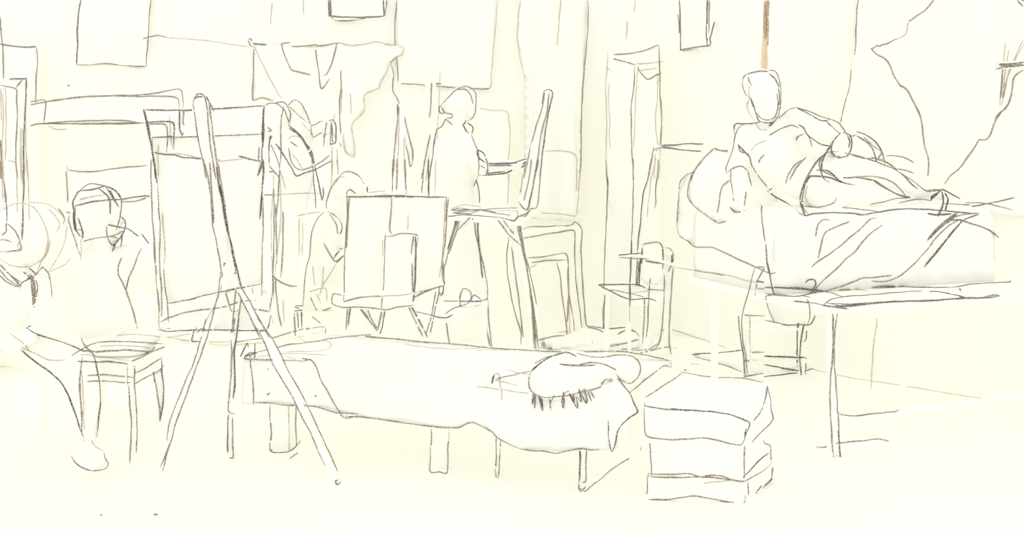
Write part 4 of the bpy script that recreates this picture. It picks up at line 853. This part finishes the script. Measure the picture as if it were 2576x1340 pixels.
# model stand
O, U, Vv = V((1.27,3.6,0)), V((.95,.31,0)), V((-.42,.90,0))
uv = lambda u, v, z=0.0: O+U*u+Vv*v+V((0,0,z))
ms = Thing('model_stand', 'sturdy raised stand carrying the draped couch of the reclining model', 'table')
q = [uv(0,0), uv(1.27,0), uv(1.27,.80), uv(0,.9)]
ms.part('top', prism([tuple(x)[:2] for x in q], .595, .632), 'wood')
def mleg(u, v): a = uv(u, v, .595); b = uv(u, v); return ms.part('leg', beam(a, b, .040, .04, .034, .034), 'wood')
la, lb, lc, ld = mleg(.072,.02), mleg(1.2,.06), mleg(1.15,.72), mleg(.09,.82)
s1 = ms.part('stretcher', beam(uv(.085,.03,.145), uv(.50,.03,.145), .02, .02), 'wood'); s2 = ms.part('foot', beam(uv(-.03,.02,.018), uv(.40,.03,.018), .03, .04), 'wood')
s3 = ms.part('stretcher', beam(uv(.50,.03,.145), uv(1.19,.06,.145), .02, .02), 'wood')
MSL = ("""D 180,178 300,180 420,185 500,195 580,208; 300,181 420,188 480,196; m 180,215 300,232 380,232 480,210 600,198 720,190 820,200; d 355,262 450,270 560,290 690,308; 540,285 580,255 660,235 800,225 1000,208 1145,198; m 580,208 660,235; D 560,270 640,290 720,290 860,272 1000,263 1200,258 1400,243 1550,240 1620,228; d 580,275 700,280 860,270 1000,262; 640,294 800,280 900,270; D 835,180 900,172 1050,175 1200,178 1330,178; d 1330,178 1450,158 1560,150 1685,145 1685,130; D 1190,203 1250,205 1320,218; d 1320,218 1410,240; 1375,180 1380,200; D 360,235 440,222 500,208; m 1520,238 1600,222 1615,225; 400,225 460,240""")
draw([la, s2], 'k', "m 595,320 598,450 595,600 582,750 580,900 590,1070 595,1170 610,1255; 625,340 610,450 605,600 615,750 625,900 635,1050 640,1180; d 630,1050 640,1190 650,1230; m 600,350 603,600; 625,340 620,345")
draw([floor, wall_right], 'k', "l 865,365 868,400 850,500 840,620 835,720 832,800")
draw([s1], 'k', "m 620,940 650,955 720,965 850,950 985,937 1000,925"); draw([s2], 'k', "m 495,1155 540,1157 640,1130 800,1115 880,1105 940,1120")
# draped couch
co = Thing('draped_couch', 'high couch block under loose white drapery on the model stand', 'couch')
NU, NZ = 60, 16; cs = [(0,.28),(1.25,.28),(1.25,.78),(0,.86)]
vs, fs = [], []
ring = []
for i in range(4):
    a, b = cs[i], cs[(i+1)%4]; k = NU if i % 2 == 0 else 20
    ring += [(a[0]+(b[0]-a[0])*j/k, a[1]+(b[1]-a[1])*j/k, i) for j in range(k)]
cz = (.62,.55); nr = len(ring)
prof = [(0,.634),(.0,.72),(.0,.80),(.0,.88),(.005,.94),(.02,.975),(.045,.993),(.08,1.0),(.15,1.003)]
for ins_, z in prof:
    for u, v, i in ring:
        du, dv = cz[0]-u, cz[1]-v; L = math.hypot(du, dv); k = ins_/L
        fo = .014*math.sin(u*38-z*26+v*30)*max(0, min(1, (1.0-z)*5))*max(0, min(1, (z-.634)*7)) if i in (0,3) else 0
        p_ = uv(u+du*k, v+dv*k, z); vs.append(p_+V((0, fo, 0)))
for r in range(len(prof)-1):
    for j in range(nr): fs.append((r*nr+j, r*nr+(j+1)%nr, (r+1)*nr+(j+1)%nr, (r+1)*nr+j))
fs.append(tuple(range(nr-1,-1,-1)))
top0 = (len(prof)-1)*nr; vs.append(uv(*cz, 1.003)); ci = len(vs)-1
for j in range(nr): fs.append((top0+j, top0+(j+1)%nr, ci))
cm = co.part('mattress', (vs, fs), 'cloth', True)
hc = co.part('hanging_cover', sheet([(1800,420),(1745,430),(1722,446),(1708,480),(1703,550),(1710,592),(1730,607),(1752,622),(1795,625),(1850,645),(1900,665),(1928,676),(1950,640),(1960,520),(1940,430)], at_Y(4.40), .03, 12, 0, .02, .05, .03), 'cloth', True)
draw(co, 'j', """m 1215,425 1170,425 1130,465 1118,545; 1355,440 1280,465 1185,515 1160,590 1135,690; 1540,410 1500,420 1440,480 1350,555 1250,640 1150,705 1090,755; 1585,460 1480,540 1400,640 1330,700 1250,780 1170,850 1110,920 1090,965; 1650,815 1500,830 1440,835 1330,880 1200,920 1100,950; 1510,855 1620,855 1720,810 1820,720 1900,630 1980,530 2060,460 2130,420;
 d 2100,380 2030,430 1950,500 1900,570; 2110,385 2000,470 1910,560; 2260,385 2150,430 2060,530 1970,640 1880,755; D 2100,480 1970,645 1885,745; m 2255,375 2100,400 2040,450; d 2050,430 2120,425 2250,465 2340,500 2397,550; 980,350 1000,375 1045,395 1090,385 1200,375 1350,378 1450,388 1550,372 1700,350 1850,350 2000,360 2130,372 2230,382; m 735,370 750,290 785,225; d 770,590 775,700 790,790 825,950; m 740,330 745,450 765,580; m 430,448 490,436; 460,90 420,200""")
draw([cm, mo, pw] if 0 else [cm], 'i', "D 1430,1170 1500,1180 1590,1172; d 1535,1105 1620,1110 1720,1115; m 1680,1100 1800,1100 1920,1125 2000,1148; d 1725,1125 1880,1095 2015,1065; D 1525,1020 1535,1060 1530,1120 1500,1190; 1545,1030 1565,1070 1560,1110 1550,1150; m 750,1105 850,1130 1000,1145 1100,1158; d 345,1020 385,1000; m 350,1022 320,1090 310,1170 325,1300")
HCJ = ("m 265,90 215,110 170,160 160,260 150,380 148,450 165,535 220,570 270,613 400,620 500,665 600,710 690,748")
HCK = ("m 0,0 120,50 170,75 220,92 250,85; d 190,0 210,90 220,150 235,220")
pw = solo('pillow', inflate([(1800,374),(1772,398),(1745,430),(1733,465),(1734,505),(1760,535),(1800,557),(1826,562),(1880,560),(1935,530),(1938,470),(1890,420),(1842,383),(1815,380)], 4.22, .12, 10, 0, 1, .8), 'cloth', 'large soft pillow under the propping arm of the reclining model', 'pillow', smooth=True)
draw(pw, 'j', "m 325,0 265,85 230,170 225,270 265,325 350,390 430,445 480,445 493,435; 515,150 470,185 450,240 440,320 430,375; d 262,88 240,150")
draw(pw, 'i', "m 0,730 30,745 110,750"); draw(pw, 'f', "m 1775,1110 1700,1180 1620,1290; d 1775,1110 1820,1125 1910,1132; m 1620,1290 1595,1340; 1620,1290 1560,1310")
bo = solo('bolster', inflate([(2120,470),(2118,400),(2140,345),(2160,335),(2185,345),(2208,365),(2222,390),(2228,425),(2300,415),(2320,430),(2300,480)], 4.52, .08, 10, 0, 1, .9), 'cloth', 'rounded bolster behind the hip of the reclining model', 'cushion', smooth=True)
draw(bo, 'i', "d 950,618 1020,645 1080,690 1115,740 1135,800 1140,850; 955,650 1020,690 1060,740 1085,820 1095,900; m 1000,660 1070,720 1125,760; 1125,750 1095,800; 895,655 950,640; m 1150,785 1180,780 1260,790 1340,828; 1220,872 1290,882 1340,900")

# the reclining model
Y = 4.08
mo = Thing('person', 'reclining model in a short-sleeved tunic, propped on one arm with legs stretched along the couch', 'person')
hM = P(1918,245,Y-.02)
mbody = blob(head(hM, .084, .122, (-.05,-1,-.12), (.04,0,1)) + [J((1924,300,Y,24),(1930,335,Y,28)), J((1880,346,Y,30),(1990,312,Y,30)), ell(P(1940,370,Y), .125, .11, .13), J((1945,390,Y,52),(1995,440,Y,50)), J((1990,432,Y,52),(2062,460,Y,66)), ell(P(2070,452,Y+.02), .15, .13, .138)] +
     chain((1872,346,Y,30),(1852,425,Y+.02,25),(1866,500,Y-.06,19)) + hand(P(1866,496,Y-.06), (.08,-.25,-1), (.9,-.2,.1), .5, .95) +
     chain((1996,304,Y,31),(2060,326,Y-.18,24),(2104,346,Y-.10,17)) + hand(P(2102,342,Y-.10), (.35,.25,-.75), (-.2,.9,-.2), .45, 1.0) +
     chain((2088,422,Y+.05,44),(2210,440,Y+.12,32),(2270,462,Y+.20,25),(2322,486,Y+.30,14),(2335,487,Y+.30,14)) + chain((2335,487,Y+.30,13),(2366,494,Y+.22,10)) +
     chain((2072,488,Y-.02,44),(2175,487,Y+.08,33),(2240,502,Y+.16,26),(2300,515,Y+.26,14),(2312,516,Y+.26,14)) + chain((2312,516,Y+.26,13),(2345,518,Y+.18,10)), .0085)
mo.part('body', mbody, 'skin', True)
mo.part('hair', blob([ell(hM+V((-.004,.03,.028)), .092, .092, .112), ell(hM+V((0,.055,-.03)), .075, .06, .08)], .009), 'cloth', True)
mo.part('tunic', blob([J((1884,352,Y,31),(1990,318,Y,31)), ell(P(1940,380,Y), .132, .116, .125), J((1945,390,Y,57),(1995,438,Y,55)), J((1990,432,Y,56),(2030,448,Y,62))] + chain((1872,348,Y,35),(1858,410,Y+.02,31)) + chain((1996,306,Y,34),(2040,320,Y-.13,29)), .0095), 'cloth', True, 'loose short-sleeved tunic')
draw([mo, co, pw], 'i', """d 185,270 195,245 240,222 300,213 355,215; m 185,270 182,310 205,370 235,390; d 235,390 260,450 275,510 290,545 335,558 380,560; D 237,400 258,455; m 355,205 400,210 420,240 435,300 440,370 435,450 420,520 375,580; d 360,230 400,265 430,320; D 405,270 430,318; m 220,250 225,280 245,310; l 235,300 225,340 225,400 205,460; m 415,360 420,450 400,520 350,540 300,525 265,480; l 210,420 225,490 260,540; 270,570 300,605 350,605; d 425,330 430,400 415,480; 390,550 360,585;
 d 300,555 240,565 180,565 138,565 125,590 130,640; m 185,570 150,600 132,650 115,740 90,810 70,870 75,900; 80,895 110,870 150,855 180,853 215,880 225,920 245,985; 105,885 100,940 115,1000 122,1090; 205,1025 195,1120; d 98,1128 120,1155 155,1162 200,1148; 152,705 190,750 230,790 245,850 290,920 345,990; m 152,710 165,750 195,762; 425,530 490,475 545,455; d 545,455 620,495 710,545 770,540; m 545,455 650,490 720,520 770,535 830,560 870,615 890,650; 740,545 800,600 840,630;
 360,645 430,605 510,575 560,595; d 555,575 590,590 625,645 700,700 780,718; m 625,640 650,720; 545,675 560,650 600,635; l 240,750 270,710 345,675; m 290,830 300,805 330,770; d 845,625 800,670 782,715 785,760 825,795 880,785 910,750 920,690 905,640 860,625; 890,650 905,690 895,730; m 820,780 850,795; D 770,720 740,770 715,830; d 715,830 715,900 740,945 770,960; m 705,880 700,830 730,775 770,755 830,752; d 745,765 680,820 630,900 595,980 570,1060 580,1130 600,1180 640,1180; m 720,780 650,870 610,950 590,1040 585,1120 630,1180;
 d 890,765 1000,795 1100,830 1200,870 1260,910 1320,970 1365,1005; m 870,760 1000,800 1100,800 1190,845 1230,890 1300,930 1360,975 1430,1020 1530,1015; 1050,790 1150,830 1220,870; d 680,880 750,880 790,905 830,945 880,968 940,980; m 720,885 790,915 840,955; D 610,965 640,920 720,922 790,935 870,968; d 860,930 960,930 1060,945; D 1060,945 1150,1000 1220,1040 1315,1065; m 900,930 1020,920 1120,930 1200,965 1250,1010 1280,1050; 1040,1110 1120,1095 1220,1070 1310,1065; 1235,1100 1320,1080 1400,1075 1455,1085;
 d 1425,1015 1520,1010; D 1455,1085 1460,1055 1500,1030 1525,1005; d 1455,1080 1490,1035; 1465,1065 1510,1020; 1480,1055 1520,1010; m 600,1120 660,1130 740,1120 800,1095 818,1065; d 350,1020 400,1055 460,1090 515,1120; m 475,970 490,910 530,850 580,810; 500,945 540,870 610,790; D 582,1080 590,1140 602,1175; l 620,980 605,1060 640,1115; d 1525,1005 1580,1035 1650,1070""")
# backdrop behind the model
bd = Thing('backdrop_cloth', 'wide cloth backdrop hung on the right-hand wall behind the reclining model', 'drapery')
bp = bd.part('cloth', sheet([(2162,-130),(2154,40),(2150,110),(2138,210),(2117,300),(2108,400),(2104,500),(2330,520),(2660,560),(2700,-130)], lambda x, y: on_wall(x, y, .07), .015, 16, 0, .014, .03, .012), 'cloth', True)
bt_ = bd.part('tie', add(tube([on_wall(2508,163,.13), on_wall(2540,160,.15), on_wall(2590,154,.13)], .012), tube([on_wall(2505,171,.13), on_wall(2540,168,.15), on_wall(2590,164,.13)], .010)), 'cloth', True, 'cord tying back the cloth')
draw([bp], 'i', "m 915,200 905,310 880,400 855,500 840,560; 1430,780 1438,840 1430,920; 2000,330 1980,420 1925,490 1885,550 1850,640 1820,675 1780,672 1755,710 1700,790 1640,870 1580,920 1545,968; 1340,430 1380,520 1395,600 1405,700 1430,780; 1245,305 1300,350 1340,430")
draw([bp], 'l', """m 40,0 25,100 15,280 10,450 5,550 0,620; 885,0 840,60 780,125 700,175 650,210 605,240; l 605,240 590,290 590,330 575,380 545,405 480,435; m 480,435 420,460 370,490 310,500 280,520 255,508 215,540 180,545 255,615 320,645 375,700 410,770 440,850 490,930 520,970 570,990 620,1060 640,1110 690,1200 730,1270 750,1340; d 1832,0 1850,30 1895,75; D 1880,0 1903,8;
 l 1695,480 1680,620 1660,800 1640,1000 1630,1200; m 1665,750 1650,950 1640,1100; l 1735,560 1700,740 1680,900 1655,1100; 1890,455 1820,600 1760,740; m 1745,770 1700,930 1670,1100; l 1903,490 1800,680 1720,860 1680,1040 1650,1180; m 1660,820 1645,1050; 1903,785 1870,800 1820,830 1785,880 1775,950 1765,1020 1745,1100 1720,1180 1690,1225 1640,1260 1600,1300 1570,1340""")
draw([bt_], 'l', "d 1620,725 1760,715 1903,700; m 1630,738 1760,735 1880,722 1903,738; 1590,778 1650,762 1780,748 1903,735")
for tx, z in ((ROD, 'g'),): draw([rod, ms, co, c2_, c1], z, tx)
draw([c2_, ms, co], 'g', CH2); draw([bk, ms, co], 'k', BKL); draw([ms, co, bk], 'k', MSL)
draw([hc, cm, pw, ms], 'j', HCJ); draw([hc, cm, pw, ms, c2_], 'k', HCK)
draw([cup, std, c1], 'g', CUPLINES)
finish()
